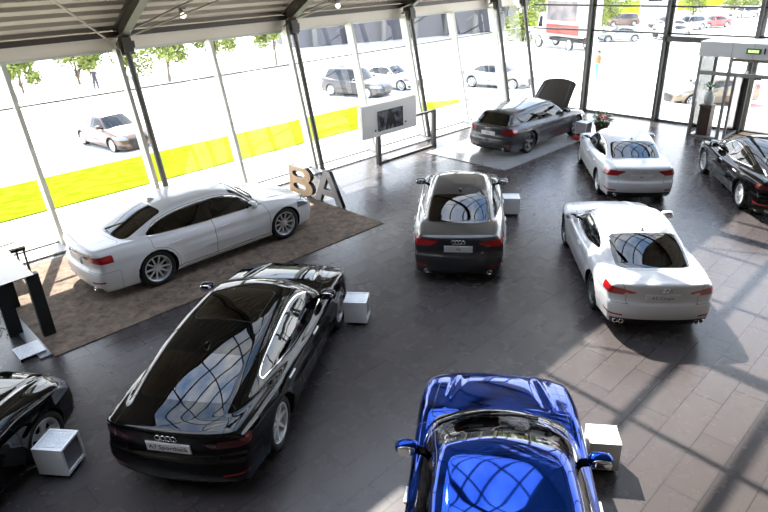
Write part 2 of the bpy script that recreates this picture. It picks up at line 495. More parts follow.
def build_car(name, S, paint, loc, heading, label, cat='car', group=None, h=.026, scale=1.0, wheel='ten', wheel_mat='silver', trim='chrome', plate=None, plate_mat='plate', badge=None, badge_mat='chrome',
              lamp='lamp_red', rearglass='car_glass_dark', detail=True, roof_mat=None, sunroof=False, open_hood=False, exhaust=2, rails=False, steer=0):
    global SEAT
    B = Body(S); X = S['wb'] / 2; xr, xf, W = B.xr, B.xf, S['W']
    sh = Shell(B, h); P = PAINT[paint]; trim_m = M[trim]
    sh.cut(lambda x, y, z: B.body(x, y, z) + B.arch(x, y, z), 'liner', mask=lambda x, y, z: z < .85)
    low = lambda x, y, z: z < B.belt(x) - .06
    # ---- glass
    dlo = S['dlo']; rd = .03
    up = lambda x, y, z: (np.abs(y) > .38) & (z > .7)
    dsd = lambda x, y, z: smax(polysd(dlo, x, z), z - (B.roof(B.seff(x, np.full(np.shape(x), .62))) - S.get('rcrown', .055) - .115), .06)
    gd = lambda x, y, z: dsd(x, y, z) - rd
    tr = .010 if detail else .02
    sh._split(gd, tr, 'trim', ('body',), up); sh._split(gd, 0, 'pillar', ('trim',), up)
    xb = S['xB']
    pil = [xb] + ([S['xC']] if 'xC' in S else [])
    lims = [1e3, xb - .0] + ([S['xC']] if 'xC' in S else []) + [-1e3]
    gl = ['glassF', 'glassR', 'glassQ']
    edges = [xf] + pil + [xr]
    for i in range(len(edges) - 1):
        hi_ = edges[i] - (.0 if i == 0 else .038 if i == 1 else .012); lo_ = edges[i + 1] + (.038 if i == 0 else .012)
        if i + 1 == len(edges) - 1: lo_ = xr
        lean = S.get('blean', .10)
        sh.cut(lambda x, y, z, a=lo_, b=hi_: np.maximum(np.maximum(a - (x + lean * (z - .95)), (x + lean * (z - .95)) - b), dsd(x, y, z) - rd + .012), gl[i], ('pillar',), mask=up)
    # windscreen / rear window
    se = B.seff
    c0, c1 = S['ws']
    wsg = lambda x, y, z: smax(smax(se(x, y) - c0, c1 - se(x, y), .1), np.abs(y) - (B.gside(x, z) - .065), .06)
    topm = lambda x, y, z: (z > S['deck_min']) & (x > S['xmid'])
    sh._split(wsg, .03, 'wband', ('body',), topm); sh._split(wsg, 0, 'windscreen', ('wband',), topm)
    r0, r1 = S['rw']
    rwg = lambda x, y, z: smax(smax(se(x, y) - r1, r0 - se(x, y), .16), np.abs(y) - (B.gside(x, z) - S.get('rwin', .05)), .10)
    rm = lambda x, y, z: (z > S['deck_min']) & (x < S['xmid'])
    sh._split(rwg, .018, 'rband', ('body',), rm); sh._split(rwg, 0, 'rearwin', ('rband',), rm)
    if sunroof:
        a, b, w = sunroof
        sh.cut(lambda x, y, z: smax(smax(a - x, x - b, .1), np.abs(y) - w, .1), 'sunroof', gap=.012, mask=lambda x, y, z: z > 1.2)
    # ---- lamps
    tl = S['tl']
    tlg = lambda x, y, z: np.maximum(polysd(tl, np.abs(y), z) - .012, x - (xr + S.get('tlx', .42)))
    sh.cut(tlg, 'tail', gap=.006, mask=lambda x, y, z: x < xr + .8)
    if S.get('tband'):
        sh.cut(lambda x, y, z: np.maximum(np.abs(z - S['tband']) - .014, np.abs(y) - .62), 'tband', mask=lambda x, y, z: x < xr + .25)
    hl = S['hl']
    hlg = lambda x, y, z: np.maximum(polysd(hl, np.abs(y), z) - .012, (xf - S.get('hlx', .62)) - x)
    sh.cut(hlg, 'head', gap=.008, mask=lambda x, y, z: x > xf - .9)
    gr = S.get('grille', [(-.40, .62), (-.46, .50), (-.30, .26), (.30, .26), (.46, .50), (.40, .62)])
    fm = lambda x, y, z: x > xf - .5
    sh.cut(lambda x, y, z: polysd(gr, y, z) - .022, 'gframe', mask=fm); sh.cut(lambda x, y, z: polysd(gr, y, z), 'grille', ('gframe',), mask=fm)
    for sgn in (-1, 1):
        sh.cut(lambda x, y, z: polysd([(.56, .24), (.80, .24), (.80, .40), (.60, .36)], sgn * y, z), 'intake', mask=fm)
    # rear lower trim
    sh.cut(lambda x, y, z: np.maximum(z - S.get('dif', .29), np.abs(y) - .82 + (x - xr) * .3), 'diffuser', mask=lambda x, y, z: x < xr + .45)
    for sgn in (-1, 1):
        sh.cut(lambda x, y, z: polysd([(.58, .375), (.86, .40), (.86, .43), (.60, .41)], sgn * y, z), 'reflector', mask=lambda x, y, z: x < xr + .35)
    sh.cut(lambda x, y, z: z - .20, 'skirt', mask=lambda x, y, z: (np.abs(x) < X - .3) & (np.abs(y) > .5))
    if S.get('chromesill'):
        sh.cut(lambda x, y, z: np.abs(z - (.285)) - .014, 'sillstrip', mask=lambda x, y, z: (np.abs(x) < X - B.R - .04) & (np.abs(y) > .5))
    # ---- panels
    gp = .0065 if detail else 0
    dm = lambda x, y, z: np.abs(y) > .45
    doors = S['doors']
    for k, poly in enumerate(doors):
        arch = (lambda x, y, z: (B.R + .09) - np.sqrt((x + X)**2 + (z - B.R)**2))
        dg = lambda x, y, z, p=poly: np.maximum(np.maximum(polysd(p, x, z) - .03, arch(x, y, z)), np.minimum(z - B.belt(x) - .05, dsd(x, y, z) - rd - .03))
        sh.cut(dg, 'door%d' % k, gap=gp, mask=dm)
    cw = S['cowl']; yh = S.get('yh', .74)
    hg = lambda x, y, z: smax(smax(cw - .02 - se(x, y) , x - (xf - S.get('hoodf', .24) - .30 * y * y), .08), np.abs(y) - (yh - .10 * np.clip((x - cw) / (xf - cw), 0, 1)), .1)
    sh.cut(hg, 'hood', gap=gp, mask=lambda x, y, z: (x > cw - .4) & (z > .6))
    tw = S.get('trunkw', .56)
    tg = lambda x, y, z: smax(smax(se(x, y) - S['trunkx'], np.abs(y) - tw - .10 * np.clip((z - .8) / .2, 0, 1), .1), S.get('trunkz', .60) - z, .06)
    sh.cut(tg, 'trunk', gap=gp, mask=lambda x, y, z: x < S['trunkx'] + .2)
    sh.cut(lambda x, y, z: np.maximum(z - S.get('trunkz', .60) - .0, x - (xr + .50)), 'rbumper', gap=gp * .8, mask=lambda x, y, z: x < xr + .7)
    sh.cut(lambda x, y, z: np.maximum(z - .60, (xf - .52) - x), 'fbumper', gap=gp * .8, mask=lambda x, y, z: x > xf - .8)
    sh.cut(lambda x, y, z: smax(smax(S['rw'][1] + .02 - se(x, y), se(x, y) - S['ws'][1] - .02, .02), np.abs(y) - (B.gside(x, z) - .06), .03), 'roof', mask=lambda x, y, z: (z > S['H'] - .32) & (x > S['rw'][1] - .3) & (x < S['ws'][1] + .3))
    sh.finish()
    # ---- objects
    root = empty(name, None, label=label, cat=cat, group=group)
    shp = sh.part
    shp(['body', 'gap', 'pillar', 'wband', 'rband'], 'body_shell', [P, M['gap'], M['gloss_black'], M['gloss_black'], P if S.get('rband_paint', True) else M['gloss_black']], root)
    for sd in (1, -1):
        for fo_ in (1, -1): shp('liner', 'wheel_arch_liner', M['liner'], root, sd, fo_)
    shp('roof', 'roof_panel', roof_mat or P, root)
    shp('sunroof', 'sunroof_glass', M['car_glass_dark'], root)
    shp('windscreen', 'windscreen', M['car_glass'], root)
    shp('rearwin', 'rear_window', M[rearglass], root)
    hood = shp('hood', 'hood', P, root)
    trunk = shp('trunk', 'trunk_lid' if not S.get('gate') else 'tailgate', P, root)
    shp(['rbumper', 'diffuser', 'reflector'], 'rear_bumper', [P, M['black'], M['lamp_red']], root)
    fb = shp(['fbumper', 'intake'], 'front_bumper', [P, M['black']], root)
    g_ = shp(['grille', 'gframe'], 'grille', [M['black'], trim_m], root)
    if S.get('tband'): shp('tband', 'light_strip', M['lamp_red'], root)
    shp('skirt', 'side_skirt', M['black'], root); shp('sillstrip', 'sill_strip', M['chrome'], root)
    for sd in (1, -1):
        shp('tail', 'tail_light', M[lamp], root, sd)
        shp('head', 'headlight', M['lamp_clear'], root, sd)
        shp('trim', 'window_trim', trim_m, root, sd)
        dn = [None] * 2
        for k in range(len(doors)):
            dn[k] = shp('door%d' % k, 'front_door' if k == 0 else 'rear_door', P, root, sd)
        shp('glassF', 'door_window', M['car_glass'], dn[0], sd)
        shp('glassR', 'door_window' if len(doors) > 1 else 'quarter_window', M[rearglass] if len(doors) > 1 else M['car_glass'], dn[1] if len(doors) > 1 and dn[1] else root, sd)
        shp('glassQ', 'quarter_window', M[rearglass], root, sd)
        if detail:
            for k, hx in enumerate(S['handles']):
                p, n = B.hit((hx, sd * 1.4, S.get('hz', .80)), (0, -sd, 0)); m = MB()
                m.box((0, 0, .012), (.21, .028, .022)); m.box((-.085, 0, .0), (.03, .026, .03)); m.box((.085, 0, .0), (.03, .026, .03))
                m.build('door_handle', P if trim != 'chrome' else M['silver'], dn[k], M=frame(p, n), bevel=.008)
        # mirror
        mx, mz = S['mir']; yb = float(B.gside(np.array(mx), np.array(mz)))
        m = MB(); m.ball((mx, sd * (yb + .175), mz + .065), (.075, .125, .078), 16, 10, e=.75)
        m.bar((mx + .03, sd * (yb - .06), mz - .03), (mx + .01, sd * (yb + .10), mz + .03), .09, .03)
        mo = m.build('wing_mirror', P, root, angle=50)
        m = MB(); m.ball((mx - .068, sd * (yb + .178), mz + .065), (.012, .098, .058), 14, 8, e=.7); m.build('mirror_glass', M['mirror'], mo, smooth=True)
        # wheels
        Rw = B.R; ws_ = wheel_meshes(wheel, Rw, M[wheel_mat])
        for a in (X, -X):
            wy = W / 2 - .04 - .1175
            Mx = Matrix.Translation((a, sd * wy, Rw)) @ Matrix.Rotation(-sd * PI / 2, 4, 'X')
            if a > 0 and steer: Mx = Matrix.Translation((a, sd * wy, Rw)) @ Matrix.Rotation(steer, 4, 'Z') @ Matrix.Rotation(-sd * PI / 2, 4, 'X')
            w_ = add_obj('wheel', ws_[0], root, Mx); add_obj('rim', ws_[1], w_); add_obj('brake_disc', ws_[2], w_)
    # rear plate, rings, badges
    if detail:
        pz = S.get('pz', .74)
        p, n = B.hit((xr - 1, 0, pz), (1, 0, 0)); n = (n + Vector((-.0, 0, 0))).normalized()
        m = MB(); m.box((0, 0, .012), (.52, .115, .012)); m.box((0, 0, .006), (.54, .135, .008))
        pl = m.build('licence_plate', M[plate_mat], root, M=frame(p, n))
        if plate: text_obj('plate_lettering', plate, .085 if len(plate) > 4 else .075, M['ink'], pl, Matrix.Translation((0, 0, .0195)))
        bz = S.get('bz', .88)
        p, n = B.hit((xr - 1, 0, bz), (1, 0, 0)); m = MB(); F4 = frame(p, n)
        for k in range(4): torus(m, ((k - 1.5) * .062, 0, .006), .036, .0058, F4)
        m.build('rings_badge', M[badge_mat], root, smooth=True)
        if badge:
            for txt, yy in badge:
                p, n = B.hit((xr - 1, yy, S.get('mz', .80)), (1, 0, 0)); text_obj('model_badge', txt, .06, M['chrome'], root, frame(p, n) @ Matrix.Translation((0, 0, .003)))
        # front plate holder and rings
        p, n = B.hit((xf + 1, 0, .56), (-1, 0, 0)); m = MB(); F4 = frame(p, n)
        for k in range(4): torus(m, ((k - 1.5) * .075, 0, .006), .043, .007, F4)
        if g_: m.build('rings_badge', M['chrome'], g_, smooth=True)
        m = MB()
        for k in range(7): m.bar((xf - .06 - k * .0, -.38 + .01 * k, .29 + k * .05), (xf - .06, .38 - .01 * k, .29 + k * .05), .02, .008)
        for sd in (1, -1):
            m = MB()
            for k in range(exhaust // 2):
                yy = sd * (.60 + k * .085)
                p, n = B.hit((xr - 1, yy, .27), (1, 0, 0))
                m.lathe([(.036, -.02), (.042, .03), (.036, .035), (.032, .0), (.030, -.02)], 16, frame(p, (-1, 0, 0)))
            if exhaust > 1 and m.V: m.build('exhaust_tip', M['chrome'], root, smooth=True)
        # shark fin
        if S.get('fin', True):
            fx = S['rw'][1] + .16; p, n = B.hit((fx, 0, 2), (0, 0, -1)); m = MB()
            m.hexa([p + Vector(q) for q in ((-.09, -.03, -.01), (.10, -.02, -.01), (.10, .02, -.01), (-.09, .03, -.01), (-.085, -.006, .055), (-.03, -.005, .05), (-.03, .005, .05), (-.085, .006, .055))])
            m.build('antenna_fin', P, root)
        # wipers
        for yy in (.12, -.42):
            m = MB(); pts = []
            for t in np.linspace(0, 1, 7):
                y_ = yy + .52 * t * (1); x_ = S['ws'][0] - .035 - .28 * y_ * y_ - .16 * t
                q, n = B.hit((x_, y_, 2), (0, 0, -1)); pts.append(q + n * .012)
            m.tube(pts, .009, 6); m.build('windscreen_wiper', M['black'], root)
        # cabin
        m = MB(); zt = S['H']
        m.box((-.1, 0, .30), (2.2, 1.3, .06)); m.build('cabin_floor', M['liner'], root)
        if SEAT is None: SEAT = seat_mesh()
        for sd in (1, -1): add_obj('front_seat', SEAT, root, Matrix.Translation((.05, sd * .37, .36)))
        m = MB(); m.box((-.80, 0, .46), (.50, 1.22, .18)); m.box((-1.08, 0, .74), (.15, 1.2, .5), Matrix.Rotation(math.radians(-22), 3, 'Y'))
        for yy in (-.38, .38): m.box((-1.2, yy, 1.03), (.08, .25, .13), Matrix.Rotation(math.radians(-22), 3, 'Y'))
        m.build('rear_seat', M['seat'], root, bevel=.03)
        m = MB(); dx = S['ws'][0] - .42
        m.box((dx, 0, .80), (.45, 1.36, .2)); m.box((dx + .25, 0, .78), (.3, 1.2, .16)); m.ball((dx - .06, .37, .92), (.16, .2, .06), 12, 8); m.box((dx - .35, 0, .55), (.7, .26, .3))
        m.build('dashboard', M['seat_tan'], root, bevel=.03)
        m = MB(); torus(m, (0, 0, 0), .18, .016, Matrix.Translation((dx - .33, .37, .86)) @ Matrix.Rotation(math.radians(-68), 4, 'Y'), 24, 6)
        m.ball((dx - .32, .37, .86), (.02, .07, .05), 10, 6); m.bar((dx - .33, .20, .86), (dx - .33, .54, .86), .02, .03)
        m.build('steering_wheel', M['black'], root, angle=40)
        # inner mirror
        m = MB(); q, n = B.hit((S['ws'][1] + .16, 0, 2), (0, 0, -1)); m.ball((q.x - .06, 0, q.z - .09), (.02, .12, .035), 12, 8, e=.7); m.tube([q, (q.x - .05, 0, q.z - .08)], .012, 6); m.build('rear_view_mirror', M['black'], root, angle=40)
    if rails:
        for sd in (1, -1):
            m = MB(); pts = []
            for x_ in np.linspace(S['ws'][1] - .1, S['rw'][1] + .12, 14):
                q, n = B.hit((x_, sd * .56, 2), (0, 0, -1)); pts.append(q + n * (.03 if 0 < x_ + 9 else .0))
            m.tube(pts, .014, 8); m.build('roof_rail', M['chrome'] if trim == 'chrome' else M['black'], root, smooth=True)
    if open_hood and hood:
        hx, hz = cw - .05, float(B.deck(np.array(cw))) - .01
        hood.matrix_local = Matrix.Translation((hx, 0, hz + .03)) @ Matrix.Rotation(-math.radians(open_hood), 4, 'Y') @ Matrix.Translation((-hx, 0, -hz))
        sol = hood.modifiers.new('thick', 'SOLIDIFY'); sol.thickness = .03; sol.offset = -1
        hood.data.materials.clear(); hood.data.materials.append(PAINT_SOLID)
        m = MB(); m.box((X - .05, 0, .62), (.9, 1.1, .14)); m.box((X + .05, 0, .70), (.55, .62, .08)); m.box((X - .2, .42, .70), (.35, .22, .1)); m.tube([(X + .3, -.45, .70), (X - .1, -.42, .72), (X - .4, -.3, .70)], .04, 8)
        m.build('engine_cover', M['black'], root, bevel=.02)
        m = MB(); m.tube([(X + .1, .62, .72), (cw + .45, .60, 1.30)], .012, 6); m.build('hood_strut', M['black'], root)
    root.matrix_world = Matrix.Translation((loc[0], loc[1], loc[2] if len(loc) > 2 else 0)) @ Matrix.Rotation(math.radians(heading), 4, 'Z') @ Matrix.Scale(scale, 4)
    return root
def sedan(wb, fo, ro, W, H, d=0., **k):
    """three box body; all lengths follow the wheelbase"""
    X = wb / 2; xf = X + fo; xr = -X - ro; q = H - 1.427
    S = dict(wb=wb, fo=fo, ro=ro, W=W, H=H, xmid=-.2, deck_min=.9,
        deck=[(xr - .3, .93), (xr + .05, 1.005), (xr + .25, 1.03), (xr + .65, 1.045), (-X + .2, 1.0), (0, .95), (.9, .985), (X - .38, 1.0), (X - .1, .97), (X + .3, .895), (X + .62, .80), (xf - .05, .70), (xf + .3, .5)],
        roof=[(xr - .1, .72), (xr + .62, 1.04), (-X + .36 + d, 1.345 + q), (-X + .80 + d, 1.41 + q), (-.1, 1.427 + q), (.25, 1.40 + q), (X - .99, 1.345 + q), (X - .37, 1.0), (X, .78), (xf, .4)],
        belt=[(xr, 1.0), (-X, .965), (0, .93), (X - .4, .90), (xf, .86)], gx=(-X - .35, X - .4), gw=W / 2 - .10, ws=(X - .40, X - 1.01), rw=(xr + .66, -X + .34 + d),
        dlo=[(X - .70, .985), (-X + .10, 1.03), (-X + .30, 1.19 + q), (-X + .68, 1.29 + q), (-.1, 1.325 + q), (.15, 1.31 + q), (X - 1.05, 1.235 + q)], xB=-.22,
        doors=[[(X - .46, .28), (X - .43, .70), (X - .55, 1.0), (X - 1.07, 1.30 + q), (-.1, 1.36 + q), (-.19, 1.36 + q), (-.19, .28)],
               [(-.26, .28), (-.26, 1.36 + q), (-X + .66, 1.335 + q), (-X + .3, 1.24 + q), (-X + .02, 1.05), (-X, .85), (-X + .3, .55), (-X + .36, .28)]],
        handles=[-.0, -X + .42], mir=(X - .80, .985), cowl=X - .36, trunkx=xr + .58,
        tl=[(.41, .885), (1.0, .915), (1.0, .775), (.58, .785)], hl=[(.46, .62), (1.1, .67), (1.1, .80), (.50, .74)])
    S.update(k); return S

def coupe(wb, fo, ro, W, H, **k):
    X = wb / 2; xf = X + fo; xr = -X - ro; q = H - 1.371
    S = sedan(wb, fo, ro, W, H)
    S.update(deck=[(xr - .3, .90), (xr + .05, .965), (xr + .25, .98), (xr + .7, 1.0), (-X + .2, .97), (0, .92), (.9, .95), (X - .38, .965), (X - .1, .94), (X + .3, .87), (X + .62, .78), (xf - .05, .68), (xf + .3, .48)],
        roof=[(xr - .1, .74), (xr + .52, .99), (-X + .40, 1.29 + q), (-X + .85, 1.355 + q), (-.15, 1.371 + q), (.2, 1.345 + q), (X - .99, 1.285 + q), (X - .37, .965), (X, .76), (xf, .4)],
        belt=[(xr, .97), (-X, .945), (0, .905), (X - .4, .875), (xf, .84)], rw=(xr + .56, -X + .38), rwin=.045,
        dlo=[(X - .72, .95), (-.55, .985), (-X + .38, 1.03), (-X + .60, 1.15 + q), (-.45, 1.265 + q), (-.05, 1.275 + q), (X - 1.08, 1.19 + q)], xB=-.50,
        doors=[[(X - .46, .28), (X - .43, .70), (X - .57, .965), (X - 1.07, 1.25 + q), (-.1, 1.305 + q), (-.46, 1.30 + q), (-.5, .96), (-.56, .6), (-.50, .28)]],
        handles=[-.28], mir=(X - .82, .955), tl=[(.42, .80), (.62, .845), (1.0, .885), (1.0, .755), (.62, .765)], pz=.72, bz=.855, mz=.77, hz=.78, trunkx=xr + .50)
    S.update(k); return S

def fastback(wb, fo, ro, W, H, **k):
    X = wb / 2; xf = X + fo; xr = -X - ro; q = H - 1.42
    S = sedan(wb, fo, ro, W, H)
    S.update(deck=[(xr - .3, .90), (xr + .05, .97), (xr + .2, .985), (xr + .5, .99), (-X + .2, .98), (0, .93), (.9, .96), (X - .38, .975), (X - .1, .95), (X + .3, .88), (X + .62, .79), (xf - .05, .69), (xf + .3, .48)],
        roof=[(xr - .1, .90), (xr + .08, .97), (xr + .35, 1.075), (xr + .9, 1.24 + q * .7), (-X + .45, 1.355 + q), (-X + .95, 1.405 + q), (-.1, 1.42 + q), (.2, 1.40 + q), (X - .99, 1.335 + q), (X - .37, .975), (X, .76), (xf, .4)],
        belt=[(xr, .98), (-X, .955), (0, .915), (X - .4, .885), (xf, .85)], gx=(xr + .45, X - .4), tum=.48, gw=W / 2 - .085, rw=(xr + .42, -X + .04), rwin=.12, kr=.05,
        dlo=[(X - .70, .96), (-.6, 1.0), (-X + .0, 1.06), (-X + .22, 1.17 + q), (-.6, 1.295 + q), (-.1, 1.32 + q), (.15, 1.305 + q), (X - 1.05, 1.225 + q)],
        doors=[[(X - .46, .28), (X - .43, .70), (X - .55, .98), (X - 1.07, 1.295 + q), (-.1, 1.35 + q), (-.19, 1.35 + q), (-.19, .28)],
               [(-.26, .28), (-.26, 1.35 + q), (-.6, 1.335 + q), (-X + .3, 1.24 + q), (-X + .0, 1.10), (-X, .85), (-X + .3, .55), (-X + .36, .28)]],
        trunkx=xr + .42, tl=[(.42, .805), (.7, .83), (1.0, .865), (1.0, .775), (.52, .75)], tlx=.32, bz=.875, pz=.735, mz=.79, mir=(X - .80, .965))
    S.update(k); return S

def wagon(wb, fo, ro, W, H, **k):
    X = wb / 2; xf = X + fo; xr = -X - ro; q = H - 1.46
    S = sedan(wb, fo, ro, W, H)
    S.update(deck=[(xr - .3, .96), (xr + .05, 1.0), (xr + .3, 1.02), (-X + .2, 1.0), (0, .95), (.9, .985), (X - .38, 1.0), (X - .1, .97), (X + .3, .895), (X + .62, .80), (xf - .05, .70), (xf + .3, .5)],
        roof=[(xr - .1, .80), (xr + .08, .98), (xr + .28, 1.15), (xr + .46, 1.335 + q), (xr + .58, 1.375 + q), (-X + .4, 1.425 + q), (-.3, 1.46 + q), (.2, 1.435 + q), (X - .99, 1.37 + q), (X - .37, 1.0), (X, .78), (xf, .4)],
        gx=(xr + .25, X - .4), rw=(xr + .10, xr + .46), rwin=.03, cr=.10,
        dlo=[(X - .70, .985), (-X - .05, 1.05), (xr + .48, 1.10), (xr + .62, 1.22 + q), (-X + .2, 1.305 + q), (-.1, 1.35 + q), (.15, 1.335 + q), (X - 1.05, 1.25 + q)], xC=-X + .20,
        trunkx=xr + .5, gate=True, tl=[(.50, .86), (1.0, .91), (1.0, .77), (.60, .775)], trunkw=.60)
    S['doors'][0] = [(X - .46, .28), (X - .43, .70), (X - .55, 1.0), (X - 1.07, 1.31 + q), (-.1, 1.385 + q), (-.19, 1.385 + q), (-.19, .28)]
    S['doors'][1] = [(-.26, .28), (-.26, 1.385 + q), (-X + .45, 1.36 + q), (-X + .24, 1.30 + q), (-X + .1, 1.05), (-X + .05, .85), (-X + .3, .55), (-X + .36, .28)]
    S.update(k); return S

PAINT_SOLID = mat('paint_graphite_hood', (.055, .055, .058), .32, .6, 1.0)
# ------------------------------------------------------------------ building frame: u along the leaning glass wall, v into the hall
GA = math.radians(43.7)
UU = Vector((math.cos(GA), math.sin(GA), 0)); VV = Vector((math.sin(GA), -math.cos(GA), 0)); KK = Vector((3.34, 23.93, 0)); ZZ = Vector((0, 0, 1))
def W(u, v, z=0.): return KK + UU * u + VV * v + ZZ * z
BM = Matrix((UU, -VV, ZZ)).transposed().to_4x4()      # local x = u, local y = -v (outward)
def at(u, v, z=0., rot=0): 
    m = BM @ Matrix.Rotation(math.radians(rot), 4, 'Z'); m.translation = W(u, v, z); return m
LEAN = math.tan(math.radians(12)); U1 = 4.6; U0 = -32.; VB = 36.
VR = 18.9 / math.sin(math.radians(32)); VZC = 4.45 + VR * (1 - math.cos(math.radians(32)))
def vz(v): return VZC - (VR - math.sqrt(VR * VR - (v - 18)**2))
def ubox(mb, u0, u1, v0, v1, z0, z1):
    return mb.hexa([W(u0, v0, z0), W(u1, v0, z0), W(u1, v1, z0), W(u0, v1, z0), W(u0, v0, z1), W(u1, v0, z1), W(u1, v1, z1), W(u0, v1, z1)][::1]) if False else mb.hexa([W(u0, v1, z0), W(u1, v1, z0), W(u1, v0, z0), W(u0, v0, z0), W(u0, v1, z1), W(u1, v1, z1), W(u1, v0, z1), W(u0, v0, z1)])

def brick_mat(name, c1, c2, mortar, bw, rh, rough, ang=0, ms=.006, coat=0., spec=.5, dirt=.12):
    m = bpy.data.materials.new(name); m.use_nodes = True; nt = m.node_tree; b = nt.nodes['Principled BSDF']; L = nt.links
    tc = nt.nodes.new('ShaderNodeTexCoord'); mp = nt.nodes.new('ShaderNodeMapping'); br = nt.nodes.new('ShaderNodeTexBrick')
    mp.inputs['Rotation'].default_value = (0, 0, ang)
    br.inputs['Color1'].default_value = (*c1, 1); br.inputs['Color2'].default_value = (*c2, 1); br.inputs['Mortar'].default_value = (*mortar, 1)
    br.inputs['Scale'].default_value = 1; br.inputs['Mortar Size'].default_value = ms; br.inputs['Brick Width'].default_value = bw; br.inputs['Row Height'].default_value = rh; br.offset = .37
    L.new(tc.outputs['Object'], mp.inputs[0]); L.new(mp.outputs[0], br.inputs['Vector'])
    n = nt.nodes.new('ShaderNodeTexNoise'); n.inputs['Scale'].default_value = 3.; n.inputs['Detail'].default_value = 6; L.new(tc.outputs['Object'], n.inputs['Vector'])
    hs = nt.nodes.new('ShaderNodeMix'); hs.data_type = 'RGBA'; hs.blend_type = 'MULTIPLY'; hs.inputs[0].default_value = dirt
    L.new(br.outputs['Color'], hs.inputs[6]); L.new(n.outputs['Color'], hs.inputs[7]); L.new(hs.outputs[2], b.inputs['Base Color'])
    r = nt.nodes.new('ShaderNodeMapRange'); r.inputs[3].default_value = rough - .03; r.inputs[4].default_value = rough + .03; L.new(n.outputs['Fac'], r.inputs[0]); L.new(r.outputs[0], b.inputs['Roughness'])
    bp = nt.nodes.new('ShaderNodeBump'); bp.inputs['Strength'].default_value = .25; bp.inputs['Distance'].default_value = .003; bp.invert = True; L.new(br.outputs['Fac'], bp.inputs['Height']); L.new(bp.outputs[0], b.inputs['Normal'])
    b.inputs['Specular IOR Level'].default_value = spec; b.inputs['Coat Weight'].default_value = coat
    return m

M.update(
    floor=brick_mat('dark_stone_tiles', FLOOR_A, FLOOR_B, FLOOR_M, 1.2, .42, .27, -GA, spec=.42),
    platform=brick_mat('pale_stone_tiles', (.30, .295, .29), (.34, .335, .33), (.12, .12, .12), 1.2, .6, .16, 0, spec=.6),
    alu=mat('mullion_aluminium', (.66, .66, .62), .45, .0), alu_mid=mat('mid_aluminium', (.24, .24, .225), .45, .1), transom=mat('transom_grey', (.30, .31, .28), .5), alu_dark=mat('dark_aluminium', (.09, .088, .082), .45, .2),
    steel=mat('column_steel', (.10, .096, .088), .45, .1), beam=mat('beam_steel', (.05, .042, .034), .5),
    deck=mat('roof_deck', (.33, .29, .235), .55), fascia=mat('fascia_board', (.85, .79, .68), .6), rod=mat('tie_rod_steel', (.42, .39, .33), .4, .2),
    pane=glass('clear_glass', (.97, .98, .975), .9, 0, 1.42), pane_blue=glass('pale_blue_glass', (.40, .70, .84), 1, 0, 1.5),
    wall=mat('plaster_grey', (.12, .115, .11), .8), white=mat('white_lacquer', (.84, .84, .83), .35), sheet=mat('info_sheet', (.62, .64, .66), .3, noise=(38, (.80, .81, .82), 1)),
    recess=mat('box_recess', (.20, .20, .21), .3), wood=mat('pale_plywood', (.52, .36, .21), .5, noise=(6, (.62, .46, .29), 5)), grey_lam=mat('grey_laminate', (.36, .35, .34), .5, noise=(5, (.42, .41, .39), 4)),
    blackm=mat('matte_black', (.006, .006, .006), .5), header=mat('header_panel', (.56, .57, .58), .4, .1), brownp=mat('brown_plinth', (.10, .055, .04), .5),
    pot=mat('terracotta_brown', (.09, .035, .02), .6), leaf=mat('houseplant_leaf', (.08, .20, .03), .5), flower_red=mat('petal_red', (.55, .03, .04), .5), flower_pink=mat('petal_pink', (.75, .16, .18), .5),
    redm=mat('red_lacquer', (.55, .02, .02), .35), soil=mat('soil', (.02, .014, .01), .9), stem=mat('stem_green', (.05, .12, .02), .6),
    sign_green=mat('sign_green', (.02, .12, .02), .4), sign_glow=mat('sign_glow', (.8, .9, .5), .4, emit=(.72, .95, .35), es=1.1), mat_tan=mat('coir_mat', (.42, .30, .18), .9, noise=(30, (.30, .21, .12), 3)),
    screen=None, lens=mat('spot_lens', (.8, .8, .75), .3, emit=(1, .93, .8), es=4.0), skin=mat('skin', (.45, .26, .19), .6), hair=mat('hair_brown', (.05, .022, .012), .6),
    cable=mat('cable_grey', (.25, .25, .25), .5), acrylic=glass('clear_acrylic', (.9, .92, .93), 1, .0, 1.5), orange=mat('orange_plastic', (.75, .30, .04), .4),
)
# carpet: mottled taupe pile
def carpet_mat():
    m = mat('taupe_carpet', (.075, .052, .037), .95, noise=(4.5, (.25, .185, .135), 9), bump=.6)
    nt = m.node_tree; n = [x for x in nt.nodes if x.type == 'TEX_NOISE'][0]; n.inputs['Roughness'].default_value = .75; n.inputs['Distortion'].default_value = .8
    return m
M['carpet'] = carpet_mat()
def screen_mat():
    m = bpy.data.materials.new('screen_picture'); m.use_nodes = True; nt = m.node_tree; b = nt.nodes['Principled BSDF']; L = nt.links
    tc = nt.nodes.new('ShaderNodeTexCoord'); n = nt.nodes.new('ShaderNodeTexNoise'); n.inputs['Scale'].default_value = 5; n.inputs['Detail'].default_value = 5
    r = nt.nodes.new('ShaderNodeValToRGB'); r.color_ramp.elements[0].color = (.012, .014, .018, 1); r.color_ramp.elements[1].color = (.16, .18, .21, 1); r.color_ramp.elements[0].position = .35; r.color_ramp.elements[1].position = .75
    L.new(tc.outputs['Object'], n.inputs['Vector']); L.new(n.outputs['Fac'], r.inputs[0]); L.new(r.outputs[0], b.inputs['Emission Color']); b.inputs['Emission Strength'].default_value = .8
    b.inputs['Base Color'].default_value = (.01, .01, .01, 1); b.inputs['Roughness'].default_value = .12
    return m
M['screen'] = screen_mat()
S_ = dict(kind='structure')

